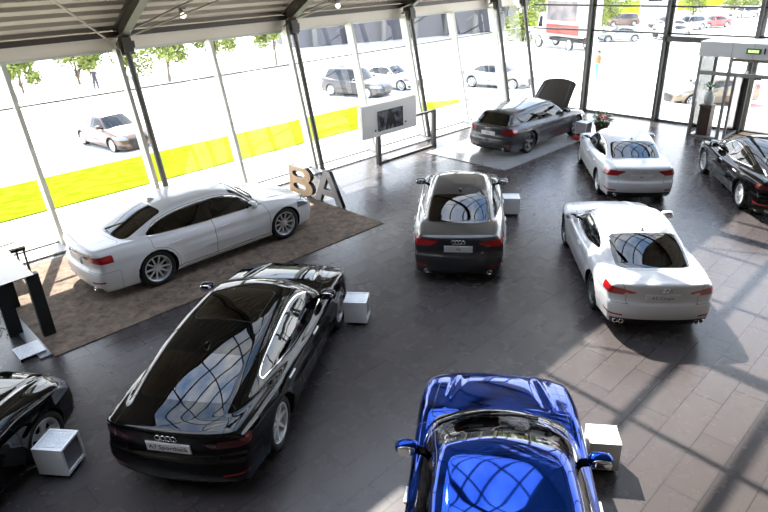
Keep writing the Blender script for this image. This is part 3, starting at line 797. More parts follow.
# ---- floor and carpet
m = MB(); ubox(m, U0, U1, -.12, VB, -.25, 0); m.build('floor', M['floor'])['kind'] = 'structure'
m = MB(); ubox(m, -17.0, -9.37, .85, 5.0, .001, .016)
tag(m.build('carpet', M['carpet']), 'mottled taupe carpet under the white saloon along the glass wall', 'carpet')
m = MB(); ubox(m, -4.1, 2.3, 1.65, 4.83, .001, .018)
tag(m.build('display_platform', M['platform']), 'pale polished tile platform under the estate car with raised hood', 'platform')
m = MB(); ubox(m, U0, U1, .02, .62, .001, .04); m.build('trim_1', mat('pale_sill', (.55, .54, .52), .4))['kind'] = 'structure'

# ---- leaning glass wall on the left
def lw(u, z, out=0.):        # point on the leaning plane
    return W(u, -z * LEAN - out, z)
ZT = 4.06; win = 0
us = [2.53 * k for k in range(1, -13, -1)]
edges = [U1] + us
for i in range(len(edges) - 1):
    a, b = edges[i + 1], edges[i]; win += 1
    w = empty('window_%d' % win, None, **S_)
    m = MB(); m.bar(lw(a, 0, -.12), lw(a, ZT, -.12), .10, .30, up=VV); m.build('mullion', M['alu'], w)
    m = MB(); m.bar(lw(a + .03, 3.1), lw(b - .03, 3.1), .05, .045); m.build('transom', M['transom'], w)
    m = MB(); m.bar(lw(a + .03, .035), lw(b - .03, .035), .07, .07); m.build('bottom_rail', M['alu_dark'], w)
    m = MB(); m.bar(lw(a + .03, ZT - .03), lw(b - .03, ZT - .03), .06, .06); m.build('top_rail', M['alu'], w)
    for z0, z1 in ((.07, 3.07), (3.13, 4.0)):
        m = MB(); m.add([lw(a + .03, z0, .02), lw(b - .03, z0, .02), lw(b - .03, z1, .02), lw(a + .03, z1, .02)], [(0, 1, 2, 3)]); m.build('pane', M['pane'], w)
m = MB(); ubox(m, U0, U1, -.98, -.84, 4.06, 4.35); m.build('trim_2', M['fascia'])['kind'] = 'structure'
m = MB(); ubox(m, U0, U1, -.84, -.66, 4.35, 4.47); m.build('trim_3', M['beam'])['kind'] = 'structure'

# ---- vaulted roof: ribbed steel deck at the eaves, glazed lattice above
VG = 4.5; VH = 10.6      # the glazed strip of the vault
def ribbed(v0, v1, name):
    V = []; F = []; prof = []
    v = v0; pitch = .32
    while v < v1:
        for dv, dz in ((0, 0), (.15, 0), (.175, .11), (.295, .11)):
            if v + dv <= v1: prof.append((v + dv, vz(min(max(v + dv, -.98), 36.9)) + .0 + dz))
        v += pitch
    n = len(prof)
    for u in (U0, U1 + .3):
        V += [W(u, p[0], p[1]) for p in prof]
    F = [(i + 1, i, n + i, n + i + 1) for i in range(n - 1)]
    o = mesh_obj(name, V, F, M['deck']); o['kind'] = 'structure'
    return o
ribbed(-.95, VG, 'ceiling')
ribbed(VH, 36.9, 'ceiling_upper')
arc = lambda v0, v1, n: [v0 + (v1 - v0) * i / n for i in range(n + 1)]
sky = empty('window_40', None, **S_)
vs = arc(VG, VH, 14); m = MB()
m.add([W(U0, v, vz(v) + .1) for v in vs] + [W(U1, v, vz(v) + .1) for v in vs], [(i, i + 1, len(vs) + i + 1, len(vs) + i) for i in range(len(vs) - 1)])
m.build('glazing', M['pane'], sky)
m = MB()
v = VG
while v < VH + .1:
    m.bar(W(U0, v, vz(v)), W(U1, v, vz(v)), .09, .12); v += 1.066
u = U0 + .5
while u < U1:
    vv = arc(VG, VH, 6)
    for i in range(len(vv) - 1): m.bar(W(u, vv[i], vz(vv[i])), W(u, vv[i + 1], vz(vv[i + 1])), .07, .12)
    u += 2.0
m.build('glazing_bar', M['steel'], sky)
# solid insulated panels set between the bars where the sun does not reach the floor
for k, (ua, ub, va, vb) in enumerate(SOLID):
    m = MB(); vv = arc(va, vb, 8); n = len(vv)
    m.add([W(ua, v, vz(v) + .06) for v in vv] + [W(ub, v, vz(v) + .06) for v in vv], [(i, i + 1, n + i + 1, n + i) for i in range(n - 1)])
    m.build('roof_panel', M['deck'], sky)

GB = 'arched roof beams above the glass wall'; GC = 'slanted steel columns along the left glass wall'
posn = ['second from the left', 'third from the left', 'fourth from the left', 'fifth from the left']
cols = [(-12.5, 'slanted dark steel column behind the white saloon, leftmost of its row'), (-7.5, 'slanted dark steel column rising behind the standing letters'), (-2.5, 'slanted dark steel column just right of the screen panel'),
        (2.5, 'slanted dark steel column behind the estate car with raised hood'), (4.35, 'slanted dark steel column at the far corner of the hall')]
for u, lab in cols:
    c = empty('steel_column', Matrix.Translation(W(u, .42, 0)), label=lab, cat='column', group=GC); inv = c.matrix_world.inverted()
    top = W(u, .42 - 4.2 * math.sin(math.radians(11.5)), 4.2 * math.cos(math.radians(11.5)))
    m = MB(); m.tube([W(u, .42, 0), top], .075, 18); m.build('shaft', M['steel'], c, angle=40, M=inv)
    m = MB(); m.lathe([(.0, .0), (.16, .0), (.16, .03), (.10, .05), (.0, .05)], 20, Matrix.Translation(W(u, .42, .0))); m.build('base_plate', M['steel'], c, angle=40, M=inv)
    m = MB(); d = (top - W(u, .42, 0)).normalized()
    m.bar(top - d * .12, top + d * .22, .22, .26, up=VV); m.bar(top + UU * -.2 + d * .06, top + UU * .2 + d * .06, .12, .16); m.bar(top + UU * -.16 - d * .06, top + UU * .16 - d * .06, .05, .2)
    m.build('node_bracket', M['beam'], c, M=inv)
for u, lab in ((-12.5, 'arched dark steel roof beam meeting the leftmost slanted column'), (-7.5, 'arched dark steel roof beam above the column behind the letters'), (-2.5, 'arched dark steel roof beam above the column by the screen'), (2.5, 'arched dark steel roof beam above the column behind the estate car')):
    m = MB(); vv = arc(-.75, 36.5, 40)
    sec = [(-.11, -.40), (.11, -.40), (.11, -.36), (.02, -.36), (.02, -.06), (.11, -.06), (.11, -.02), (-.11, -.02), (-.11, -.06), (-.02, -.06), (-.02, -.36), (-.11, -.36)]
    V = []; F = []; n = len(sec)
    for v in vv: V += [W(u + s[0], v, vz(v) + s[1]) for s in sec]
    for i in range(len(vv) - 1):
        for k in range(n): F.append((i * n + k, i * n + (k + 1) % n, (i + 1) * n + (k + 1) % n, (i + 1) * n + k))
    F += [tuple(range(n))[::-1], tuple(range(len(V) - n, len(V)))]
    m.add(V, F); tag(m.build('roof_beam', M['beam']), lab, 'beam', GB)
# bracing rods from each node
rods = [(-12.5, -17.5, 5.1, 'thin bracing rod running up left from the leftmost column head'), (-12.5, -7.5, 3.4, 'lower thin bracing rod running up right from the leftmost column head'), (-12.5, -7.5, 6.4, 'upper thin bracing rod running up right from the leftmost column head'),
        (-7.5, -2.5, 3.4, 'lower thin bracing rod running up right from the second column head'), (-7.5, -2.5, 6.4, 'upper thin bracing rod running up right from the second column head'), (-2.5, 2.5, 4.0, 'thin bracing rod running up right from the third column head')]
for u, u2, v2, lab in rods:
    m = MB(); o_ = .06 if v2 < 4 else -.06 if v2 > 6 else -.14
    m.tube([W(u + o_ * 3, -.5, 4.36), W(u2, v2, vz(v2) - .42)], .022, 8); tag(m.build('bracing_rod', M['rod'], smooth=True), lab, 'bracing rod', 'roof bracing rods')
for (u, v), lab in (((-11.05, -.15), 'round white spotlight under the ribbed ceiling right of the leftmost beam'), ((-5.8, -.35), 'round white spotlight under the ceiling between second and third columns'), ((-1.35, -.35), 'round white spotlight under the ceiling right of the third column')):
    zz = vz(v); s = empty('spotlight', Matrix.Translation(W(u, v, zz)), label=lab, cat='spotlight', group='spotlights under the ribbed ceiling'); inv = s.matrix_world.inverted()
    a = W(u, v, zz - .13); d = (Vector((0, 6, 0)) - a).normalized()
    m = MB(); m.tube([W(u, v, zz + .02), a + ZZ * .03], .022, 8); ubox(m, u - .08, u + .08, v - .05, v + .05, zz - .03, zz + .01); m.build('bracket', M['alu_dark'], s, M=inv)
    m = MB(); m.tube([a - d * .13, a - d * .10, a + d * .10], [.04, .065, .08], 16); m.build('housing', M['white'], s, M=inv, angle=40)
    m = MB(); m.lathe([(.001, .105), (.068, .104), (.073, .09)], 16, frame(a, d)); m.build('lens', M['lens'], s, M=inv, smooth=True)

# ---- right glass gable
ve = [-.1, 2.53, 5.5, 8.47, 11.44, 14.4, 17.4, 20.4, 23.4, 26.4, 29.4, 32.4, VB]
for i in range(len(ve) - 1):
    a, b = ve[i], ve[i + 1]; win += 1; w = empty('window_%d' % win, None, **S_)
    ha, hb = vz(a) - .05, vz(b) - .05
    m = MB(); ubox(m, U1 - .20, U1 + .02, b - .05, b + .05, 0, hb); m.build('mullion', M['alu_dark'], w)
    m = MB(); ubox(m, U1 + .0, U1 + .16, b + .04, b + .16, 0, hb); m.build('glass_fin', M['alu'], w)
    for z in (3.12, 4.02, 5.6, 7.2):
        if z < min(ha, hb) - .3:
            m = MB(); ubox(m, U1 - .05, U1 + .02, a + .05, b - .05, z - .03, z + .03); m.build('transom', M['alu_dark'], w)
    if i in (2, 3): m = MB(); ubox(m, U1 - .16, U1 + .04, a + .05, b - .05, 2.86, 3.04); m.build('door_head', M['alu_dark'], w)
    m = MB(); ubox(m, U1 - .05, U1 + .03, a + .05, b - .05, 0.0, .07); m.build('bottom_rail', M['alu_dark'], w)
    lo = 3.05 if i in (2,) else .07
    va, vb2 = a + .03, b - .03
    if i == 2: 
        m = MB(); m.add([W(U1, a, .07), W(U1, 7.3, .07), W(U1, 7.3, 3.0), W(U1, a, 3.0)], [(0, 1, 2, 3)]); m.build('lower_pane', M['pane'], w)
    if i == 3: lo = 3.05
    m = MB(); m.add([W(U1, va, lo), W(U1, vb2, lo), W(U1, vb2, hb), W(U1, va, ha)], [(0, 1, 2, 3)]); m.build('pane', M['pane'], w)
# closing walls behind the camera (plain plaster)
m = MB(); ubox(m, U0 - .2, U0, -1, VB, 0, 4.4); vv = arc(-.9, VB, 20); n = len(vv)
m.add([W(U0 - .1, v, 4.3) for v in vv] + [W(U0 - .1, v, vz(v) + .1) for v in vv], [(i, i + 1, n + i + 1, n + i) for i in range(n - 1)]); m.build('wall_near', M['wall'])['kind'] = 'structure'
m = MB(); ubox(m, U0, U1, VB, VB + .2, 0, 4.9); m.build('wall_back', M['wall'])['kind'] = 'structure'

# ---- entrance vestibule
e = empty('entrance_vestibule', Matrix.Translation(W(3.04, 7.3, 0)), label='grey framed glass entrance vestibule with flat header box', cat='vestibule'); inv = e.matrix_world.inverted()
V1, V2, UF, UB = 7.3, 11.6, 3.04, 6.4
def ep(nm, mt, *bx, par=None, **k):
    m = MB()
    for b in bx: ubox(m, *b)
    o = m.build(nm, mt, par or e, M=inv if par is None else None, **k); return o
hd = ep('header', M['header'], (UF - .02, U1 - .1, V1 - .04, V2, 2.64, 3.09))
for v in (8.25, 8.87, 9.9): ep('header_seam', M['alu_mid'], (UF - .024, UF - .018, v - .006, v + .006, 2.64, 3.09))
ep('front_post', M['alu_mid'], (UF, UF + .12, V1, V1 + .09, 0, 2.64))
ep('front_post', M['alu_mid'], (UF, UF + .12, 8.22, 8.30, 0, 2.64))
ep('front_post', M['alu_mid'], (UF, UF + .12, 10.6, 10.69, 0, 2.64))
ep('rear_post', M['alu_mid'], (U1 - .1, U1, V1, V1 + .09, 0, 2.64))
ep('door_beam', M['alu_mid'], (UF, UF + .16, V1, V2, 2.06, 2.17))
ep('door_sensor', M['blackm'], (UF - .05, UF, 9.05, 9.25, 2.03, 2.08))
ep('soffit_strip', mat('soffit_strip', (.65, .55, .47), .5), (UF + .1, UF + .3, 8.3, V2, 2.52, 2.6))
ep('sill', M['alu_mid'], (UF, UF + .1, V1, 8.3, 0, .06))
ep('side_glass', M['pane'], (UF + .12, U1 - .1, V1 + .03, V1 + .04, .05, 2.6))
ep('front_glass', M['pane'], (UF + .05, UF + .06, V1 + .09, 8.22, .06, 2.06))
ep('clerestory_glass', M['pane'], (UF + .05, UF + .06, V1 + .09, V2, 2.17, 2.62))
leaf = ep('door_leaf', M['pane'], (UF + .2, U1, 8.42, 8.44, .05, 2.05))
ep('leaf_frame', M['alu_mid'], (UF + .16, UF + .22, 8.39, 8.47, .02, 2.06), (UF + .2, U1, 8.40, 8.46, .02, .09), (UF + .2, U1, 8.40, 8.46, 2.0, 2.06))
ep('side_panel', mat('vestibule_panel', (.42, .43, .40), .5), (U1 + .1, U1 + .85, 8.28, 8.34, 0, 2.6))
ring = MB(); fr = BM.to_3x3()
mk = Matrix.Translation(W(U1 + .5, 8.42, 1.55)) @ BM @ Matrix.Rotation(PI / 2, 4, 'X')
for k in range(10):
    a0, a1 = math.radians(-90 + 18 * k), math.radians(-90 + 18 * (k + 1)); ring.hexa([mk @ Vector((r * math.cos(t) * .6, r * math.sin(t), z)) for z in (-.004, .004) for r, t in ((.24, a0), (.32, a0), (.32, a1), (.24, a1))])
ring.hexa([mk @ Vector((x, y, z)) for z in (-.004, .004) for x, y in ((-.22, -1.0), (-.12, -1.0), (.02, -.52), (-.03, -.45))]); ring.hexa([mk @ Vector((x, y, z)) for z in (-.004, .004) for x, y in ((.24, -1.0), (.14, -1.0), (-.02, -.52), (.03, -.45))]); ring.hexa([mk @ Vector((x, y, z)) for z in (-.004, .004) for x, y in ((-.14, -.88), (.16, -.88), (.12, -.79), (-.10, -.79))])
ring.build('white_lettering', M['white'], e, M=inv)
ep('threshold', M['alu_mid'], (UF, UF + .1, 8.3, V2, 0, .02))
s = empty('exit_sign', at(UF - .03, 8.87, 2.87), label='small green lit exit sign on the entrance header', cat='sign'); inv2 = s.matrix_world.inverted()
m = MB(); ubox(m, UF - .06, UF - .02, 8.67, 9.07, 2.79, 2.95); m.build('sign_case', M['sign_green'], s, M=inv2)
m = MB(); 
for a, b in ((8.72, 8.80), (8.815, 8.87), (8.885, 8.94), (8.955, 9.02)): ubox(m, UF - .066, UF - .06, a, b, 2.83, 2.91)
m.build('lit_panel', M['sign_glow'], s, M=inv2)
m = MB(); ubox(m, UF - .05, UF - .02, 9.16, 9.2, 2.8, 2.97); tag(m.build('door_contact', M['blackm']), 'small black slot on the header right of the exit sign', 'switch')
for k, (ua, ub, va, vb, lab) in enumerate(((3.3, 3.95, 8.6, 10.4, 'tan coir mat nearest the hall in the entrance'), (4.1, 4.9, 8.6, 10.4, 'tan coir mat farther out in the entrance'))):
    m = MB(); ubox(m, ua, ub, va, vb, .001, .03); tag(m.build('door_mat', M['mat_tan']), lab, 'mat', 'entrance mats')
# plinth and white vase with plant inside the vestibule
m = MB(); ubox(m, 3.35, 3.75, 7.48, 7.85, 0, .98); ubox(m, 3.33, 3.77, 7.46, 7.87, .98, 1.02); tag(m.build('plinth', M['brownp']), 'dark brown plinth behind the vestibule glass', 'plinth')
pv = empty('potted_plant', Matrix.Translation(W(3.55, 7.66, 1.02)), label='white vase of leaves on the brown plinth in the vestibule', cat='plant')
m = MB(); m.lathe([(.0, .0), (.10, .0), (.16, .12), (.17, .25), (.11, .38), (.12, .42), (.10, .42), (.09, .36), (.0, .34)], 20); m.build('vase', M['white'], pv, smooth=True)
def leaves(mb, n, R, zc, zr, L, Wd, seed):
    r = random.Random(seed)
    for _ in range(n):
        a = r.random() * 2 * PI; t = r.random(); p = Vector((math.cos(a) * R * math.sqrt(t), math.sin(a) * R * math.sqrt(t), zc + (r.random() - .5) * zr)); d = Vector((math.cos(a), math.sin(a), r.uniform(-.3, .9))).normalized()
        sd = d.cross(ZZ).normalized(); q = p + d * L * .5; 
        mb.add([p, q + sd * Wd, p + d * L, q - sd * Wd, q + d.cross(sd) * -.01], [(0, 1, 4), (1, 2, 4), (2, 3, 4), (3, 0, 4)])
m = MB(); leaves(m, 60, .16, .55, .25, .18, .035, 3); m.build('leaf_cluster', M['leaf'], pv)
# planter with red flowers
fp = empty('flower_planter', Matrix.Translation(W(1.15, 5.13, 0)), label='brown planter full of red and pink flowers beside the white display box', cat='planter')
m = MB(); m.lathe([(.0, 0), (.15, 0), (.22, .42), (.26, .44), (.26, .50), (.22, .50), (.20, .44), (.0, .43)], 24); m.build('pot', M['pot'], fp, angle=40)
m = MB(); m.lathe([(0, .44), (.20, .44)], 20); m.build('soil', M['soil'], fp)
m = MB(); leaves(m, 120, .24, .58, .22, .2, .035, 5); leaves(m, 12, .1, .75, .1, .38, .025, 9); m.build('leaf_cluster', M['leaf'], fp)
r = random.Random(4)
for k in range(16):
    a = r.random() * 6.28; R = .26 * math.sqrt(r.random()); c = (R * math.cos(a), R * math.sin(a), .64 + r.random() * .14)
    m = MB()
    for q in range(6):
        b = q * PI / 3; m.ball((c[0] + .04 * math.cos(b), c[1] + .04 * math.sin(b), c[2]), (.038, .038, .02), 8, 5)
    m.ball((c[0], c[1], c[2] + .01), (.025, .025, .02), 8, 5)
    m.build('flower_head', M['flower_pink'] if k % 3 == 0 else M['flower_red'], fp, smooth=True)

# ---- white display boxes beside the cars
def display_box(loc, rot, label, s=1.0, side=True):
    b = empty('display_box', Matrix.Translation(loc) @ Matrix.Rotation(math.radians(rot), 4, 'Z'), label=label, cat='display box', group='white display boxes beside the cars')
    w, d, h, z0 = .40 * s, .38 * s, .40, .06
    m = MB(); t = .03
    for c, q in (((0, d / 2 - t / 2, 0), (w, t, h)), ((0, -d / 2 + t / 2, 0), (w, t, h)), ((-w / 2 + t / 2, 0, 0), (t, d - 2 * t, h))): m.box((c[0], c[1], z0 + h / 2), q)
    m.box((0, 0, z0 + h - .03), (w - 2 * t, d - 2 * t, .03)); m.box((0, 0, z0 + .015), (w - t, d - 2 * t, .03))
    m.box((w / 2 - t / 2, 0, z0 + h - .015), (t, d - 2 * t, .03)); m.box((w / 2 - t / 2, 0, z0 + .02), (t, d - 2 * t, .04))
    m.build('cabinet', M['white'], b)
    m = MB(); m.box((0, 0, z0 + h - .012), (w - .10, d - .12, .01)); m.build('info_sheet', M['sheet'], b)
    m = MB(); m.box((w / 2 - .028, 0, z0 + h / 2), (.012, d - 2 * t, h - .07)); m.build('side_screen', M['recess'], b)
    m = MB(); m.box((0, 0, z0 / 2), (w - .08, d - .08, z0)); m.build('plinth', M['blackm'], b)
    return b
display_box((-4.19, 6.02, 0), -8, 'white display box at lower left beside the black car nose')
display_box((-.51, 9.36, 0), -8, 'white display box beside the front wheel of the black fastback')
display_box((2.55, 5.72, 0), -9, 'white display box beside the front of the blue car', .9)
display_box((3.17, 14.15, 0), -7, 'white display box right of the graphite saloon')
bx = display_box((7.06, 20.93, .06), -50, 'white display box on a red base by the estate car')
m = MB(); m.box((0, 0, .05), (.50, .5, .1)); o = m.build('red_base', M['redm'], None, M=Matrix.Translation((6.98, 20.78, .02)) @ Matrix.Rotation(math.radians(-50), 4, 'Z'), bevel=.01); tag(o, 'low red box under the display box by the estate car', 'box')
bx.location.z = .122

# ---- screen stand
t = empty('screen_stand', at(-4.6, 1.3, 0), label='black steel frame stand holding the white screen panel', cat='stand'); inv = t.matrix_world.inverted()
def tp(nm, mt, *bxs, par=None):
    m = MB()
    for b in bxs: ubox(m, *b)
    return m.build(nm, mt, par or t, M=inv)
tp('base_bar', M['steel'], (-5.98, -3.2, 1.24, 1.36, 0.0, .06)); tp('post', M['steel'], (-5.98, -5.83, 1.25, 1.35, .06, 1.22)); tp('post', M['steel'], (-3.36, -3.2, 1.25, 1.35, .06, 1.22)); tp('top_bar', M['steel'], (-5.98, -3.2, 1.26, 1.34, 1.18, 1.25))
s = empty('video_display', at(-5.45, 1.3, 1.0), label='white panel with a dark video screen on the black stand', cat='screen'); inv = s.matrix_world.inverted()
m = MB(); ubox(m, -6.78, -4.42, 1.365, 1.56, .95, 1.93); m.build('casing', M['white'], s, M=inv, bevel=.01)
m = MB(); ubox(m, -6.15, -5.05, 1.56, 1.575, 1.1, 1.71); sc_ = m.build('screen', M['screen'], s, M=inv)
m = MB()
q = at(-5.6, 1.577, 1.38) @ Matrix.Rotation(PI / 2, 4, 'X')     # local x = u, y = up
fig = [(-.22, -.26), (-.20, -.05), (-.15, .09), (-.09, .13), (-.07, .22), (.0, .27), (.07, .22), (.09, .13), (.16, .08), (.21, -.06), (.22, -.26), (.12, -.26), (.10, -.12), (.03, -.18), (.02, -.26), (-.05, -.26), (-.05, -.17), (-.11, -.12), (-.12, -.26)]
m.prism(fig, 0, .003, inv @ q); m.build('screen_silhouette', mat('screen_dark', (.004, .004, .005), .3), s)
for a in (-6.25, -4.93):
    m = MB(); m.lathe([(.0, .02), (.03, .02), (.035, .0)], 12, inv @ frame(W(a, 1.56, 1.15 if a < -5.5 else 1.2), VV)); m.build('speaker_button', M['recess'], s, smooth=True)

# ---- standing letters B and A at the carpet edge
def letter(name, outer, holes, u, v, front, side, label, t=.14, sy=1.):
    outer = [(p[0], p[1] * sy) for p in outer]; holes = [[(p[0], p[1] * sy) for p in h_] for h_ in holes]
    o = empty(name, at(u, v, .016), label=label, cat='letter'); 
    # local: x along the wall of the letter (v), y up, extruded along -u
    Ml = Matrix((Vector((0, -1, 0)), Vector((0, 0, 1)), Vector((-1, 0, 0)))).transposed().to_4x4()
    c = bpy.data.curves.new('outline', 'CURVE'); c.dimensions = '2D'; c.fill_mode = 'BOTH'; c.extrude = t / 2
    for poly in [outer] + holes:
        sp = c.splines.new('POLY'); sp.points.add(len(poly) - 1); sp.use_cyclic_u = True
        for k, p in enumerate(poly): sp.points[k].co = (p[0], p[1], 0, 1)
    ob = bpy.data.objects.new('outline', c); COL.objects.link(ob); dg = bpy.context.evaluated_depsgraph_get(); me = bpy.data.meshes.new_from_object(ob.evaluated_get(dg)); bpy.data.objects.remove(ob)
    me.materials.clear(); me.materials.append(side); me.update()
    b = add_obj('letter_body', me, o, Ml)
    c.extrude = .004; ob = bpy.data.objects.new('outline', c); COL.objects.link(ob); dg = bpy.context.evaluated_depsgraph_get(); me = bpy.data.meshes.new_from_object(ob.evaluated_get(dg)); bpy.data.objects.remove(ob)
    me.materials.clear(); me.materials.append(front); add_obj('front_board', me, o, Ml @ Matrix.Translation((0, 0, t / 2 + .004)))
    return o
def arcp(cx, cy, r, a0, a1, n=10, ry=None): return [(cx + r * math.cos(math.radians(a0 + (a1 - a0) * i / n)), cy + (ry or r) * math.sin(math.radians(a0 + (a1 - a0) * i / n))) for i in range(n + 1)]
B_out = [(0, 0)] + arcp(.72, .27, .30, -90, 60, ry=.27) + arcp(.70, .72, .27, -60, 90, ry=.25) + [(0.05, .97), (0, .92)]
B_h = [[(.30, .16)] + arcp(.62, .27, .10, -90, 90, 6) + [(.30, .38)] + arcp(.24, .27, .07, 90, 270, 6)[1:-1], [(.30, .60)] + arcp(.60, .71, .10, -90, 90, 6) + [(.30, .82)] + arcp(.24, .71, .07, 90, 270, 6)[1:-1]]
letter('letter_B', B_out, B_h, -9.3, 1.25, M['wood'], M['blackm'], 'standing plywood letter B with black edges at the carpet end', .12, .80)
A_out = [(0, 0), (.24, 0), (.33, .22), (.83, .22), (.92, 0), (1.16, 0), (.70, .95), (.46, .95)]
A_h = [[(.41, .40), (.58, .76), (.75, .40)]]
letter('letter_A', A_out, A_h, -9.3, 2.33, M['grey_lam'], M['blackm'], 'standing grey letter A with black edges at the carpet end', .10, .92)

# ---- kiosk, table and small things at the far left
k = empty('info_kiosk', at(-17.0, 3.5, 0), label='black legged info kiosk with a tilted pale blue glass top', cat='kiosk'); inv = k.matrix_world.inverted()
def kp(nm, mt, *bxs):
    m = MB()
    for b in bxs: ubox(m, *b)
    return m.build(nm, mt, k, M=inv)
kp('leg_panel', M['blackm'], (-16.92, -16.72, 4.12, 4.24, .018, 1.2)); kp('leg_panel', M['blackm'], (-17.34, -17.12, 3.66, 3.78, 0, 1.1)); kp('leg_panel', M['blackm'], (-16.95, -16.85, 2.58, 2.68, .018, 1.12))
m = MB(); m.hexa([W(-17.45, 4.30, 1.2), W(-16.8, 4.30, 1.21), W(-16.75, 2.55, 1.13), W(-17.45, 2.55, 1.12), W(-17.45, 4.30, 1.215), W(-16.8, 4.30, 1.225), W(-16.75, 2.55, 1.145), W(-17.45, 2.55, 1.135)]); m.build('glass_top', M['pane_blue'], k, M=inv)
kp('foot_bar', M['recess'], (-17.2, -17.01, 2.5, 4.9, .001, .03))
tb = empty('side_table', at(-17.0, 1.2, 0), label='small dark framed table by the glass at far left', cat='table'); inv = tb.matrix_world.inverted()
m = MB(); ubox(m, -17.9, -16.25, .75, 1.55, .72, .76); m.build('tabletop', mat('table_top', (.62, .61, .58), .4), tb, M=inv)
for a, b in ((-17.86, .79), (-16.29, .79), (-17.86, 1.51), (-16.29, 1.51)):
    m = MB(); ubox(m, a - .02, a + .02, b - .02, b + .02, .018 if a > -17 and b > .85 else 0, .72); m.build('leg', M['blackm'], tb, M=inv)
m = MB(); ubox(m, -17.9, -16.25, 1.51, 1.55, .66, .72); ubox(m, -16.29, -16.25, .75, 1.55, .66, .72); m.build('apron', M['blackm'], tb, M=inv)
m = MB(); m.lathe([(0, 0), (.06, 0), (.065, .12), (.03, .18), (.03, .2), (0, .2)], 14, Matrix.Translation(W(-16.85, 1.2, .76))); tag(m.build('bottle', M['orange'], angle=40), 'orange bottle on the small table at far left', 'bottle')
m = MB(); ubox(m, -16.62, -16.35, .95, 1.25, .76, .79); tag(m.build('brochure_stack', M['white']), 'white brochure stack on the small table at far left', 'brochures')
ah = empty('acrylic_holder', at(-17.1, 4.35, 0), label='low clear acrylic holder on the floor at far left', cat='holder'); inv = ah.matrix_world.inverted()
m = MB(); ubox(m, -17.45, -17.05, 4.3, 4.75, .05, .065); m.build('tray', M['sheet'], ah, M=inv)
for a in (-17.43, -17.23):
    m = MB(); ubox(m, a - .02, a + .02, 4.3, 4.75, .0, .05); m.build('foot', M['acrylic'], ah, M=inv)
r = random.Random(2)
for j in range(2):
    m = MB(); m.tube([W(-17.42 + .09 * j + .05 * math.sin(i * 1.3 + j), 2.7 + j * .15 + i * .11, .012) for i in range(9)], .008, 6); tag(m.build('cable', M['cable'], smooth=True), ['thin grey cable curling on the floor under the kiosk', 'second thin cable winding between the kiosk legs'][j], 'cable')
DLO8 = [(.80, .985), (-1.50, 1.035), (-1.30, 1.20), (-.86, 1.345), (-.1, 1.378), (.15, 1.363), (.45, 1.288)]
ROOFB = [(-2.54, .72), (-1.82, 1.04), (-1.05, 1.345), (-.61, 1.41), (-.1, 1.427), (.15, 1.40), (.34, 1.345), (1.14, .985), (1.5, .78), (2.3, .4)]
DECKB = [(-2.7, .93), (-2.39, 1.005), (-2.19, 1.03), (-1.79, 1.045), (-1.2, 1.0), (0, .95), (.9, .975), (1.12, .985), (1.35, .955), (1.75, .88), (2.08, .79), (2.28, .70), (2.6, .5)]
def exec_cars():
    car('saloon_car', sedan(3.0, .99, 1.20, 1.92, 1.48, R=.36, tband=.845, chromesill=True, yh=.78, tl=[(.44, .875), (1.0, .90), (1.0, .79), (.60, .80)], dlo=DLO8), 'white', (-4.0, 12.74, .016), 43.6, 'white long saloon parked on the taupe carpet', wheel='ten', trim='chrome', rearglass='car_glass_dark', exhaust=2, scale=1.03)
    car('fastback_car', fastback(2.914, .92, 1.06, 1.911, 1.42, R=.345), 'black', (-2.02, 7.95), 78, 'black fastback with silver plate and glass roof in the left foreground', wheel='seven', sunroof=(-.78, .0, .43), plate='A7 Sportback', plate_mat='plate_white', scale=1.034, lamp='lamp_dark_red', badge=[('A7', .55), ('TFSI', -.50)], exhaust=0)
    car('saloon_car', sedan(2.912, .90, 1.10, 1.874, 1.455, R=.34, tl=[(.39, .905), (1.0, .93), (1.0, .795), (.56, .80)], bz=.90, pz=.755), 'grey', (1.78, 13.02), 81.5, 'graphite saloon seen from behind at the centre of the hall', wheel='ten', trim='chrome', plate='A6', badge=[('TDI', -.55)])
    car('coupe_car', coupe(2.764, .87, 1.04, 1.846, 1.371, R=.335, dif=.33), 'pearl', (4.65, 10.79), 84, 'white coupe with red tail lights right of centre', wheel='y', wheel_mat='alloy_dark', trim='chrome', plate='A5 Coupe', scale=.985, badge=[('A5', .56), ('TFSI', -.53)], exhaust=4)
    car('saloon_car', sedan(2.82, .88, 1.03, 1.842, 1.427, R=.33, dif=.34), 'pearl', (6.74, 16.69), 82.1, 'white saloon farther back, behind the white coupe', wheel='seven', trim='chrome', plate='A4', scale=.97)
    car('saloon_car', fastback(2.82, .88, 1.05, 1.843, 1.40, R=.335), 'black', (9.78, 15.22), 80, 'black car at the right edge near the entrance', wheel='ten', trim='chrome', plate='A5', lamp='lamp_dark_red')
    car('estate_car', wagon(2.915, .95, 1.10, 1.93, 1.46, R=.36), 'nardo', (5.26, 21.0, .018), 43.1, 'dark grey estate car with its hood raised on the pale platform', wheel='five', wheel_mat='alloy_dark', trim='black', rails=True, open_hood=60, scale=.975, plate='RS 6', plate_mat='plate_white')
    car('saloon_car', sedan(2.82, .92, 1.03, 1.85, 1.427, R=.335, ws=(1.12, .29), cowl=1.15, mir=(.40, .985), roof=ROOFB, deck=DECKB), 'blue', (1.06, 4.42), 81, 'metallic blue car in the bottom foreground', wheel='y', trim='chrome', scale=1.02)
    car('saloon_car', sedan(2.82, .88, 1.03, 1.85, 1.427, R=.335), 'black', (-5.57, 5.02), 78, 'black car cut off at the lower left corner', wheel='five', trim='chrome')
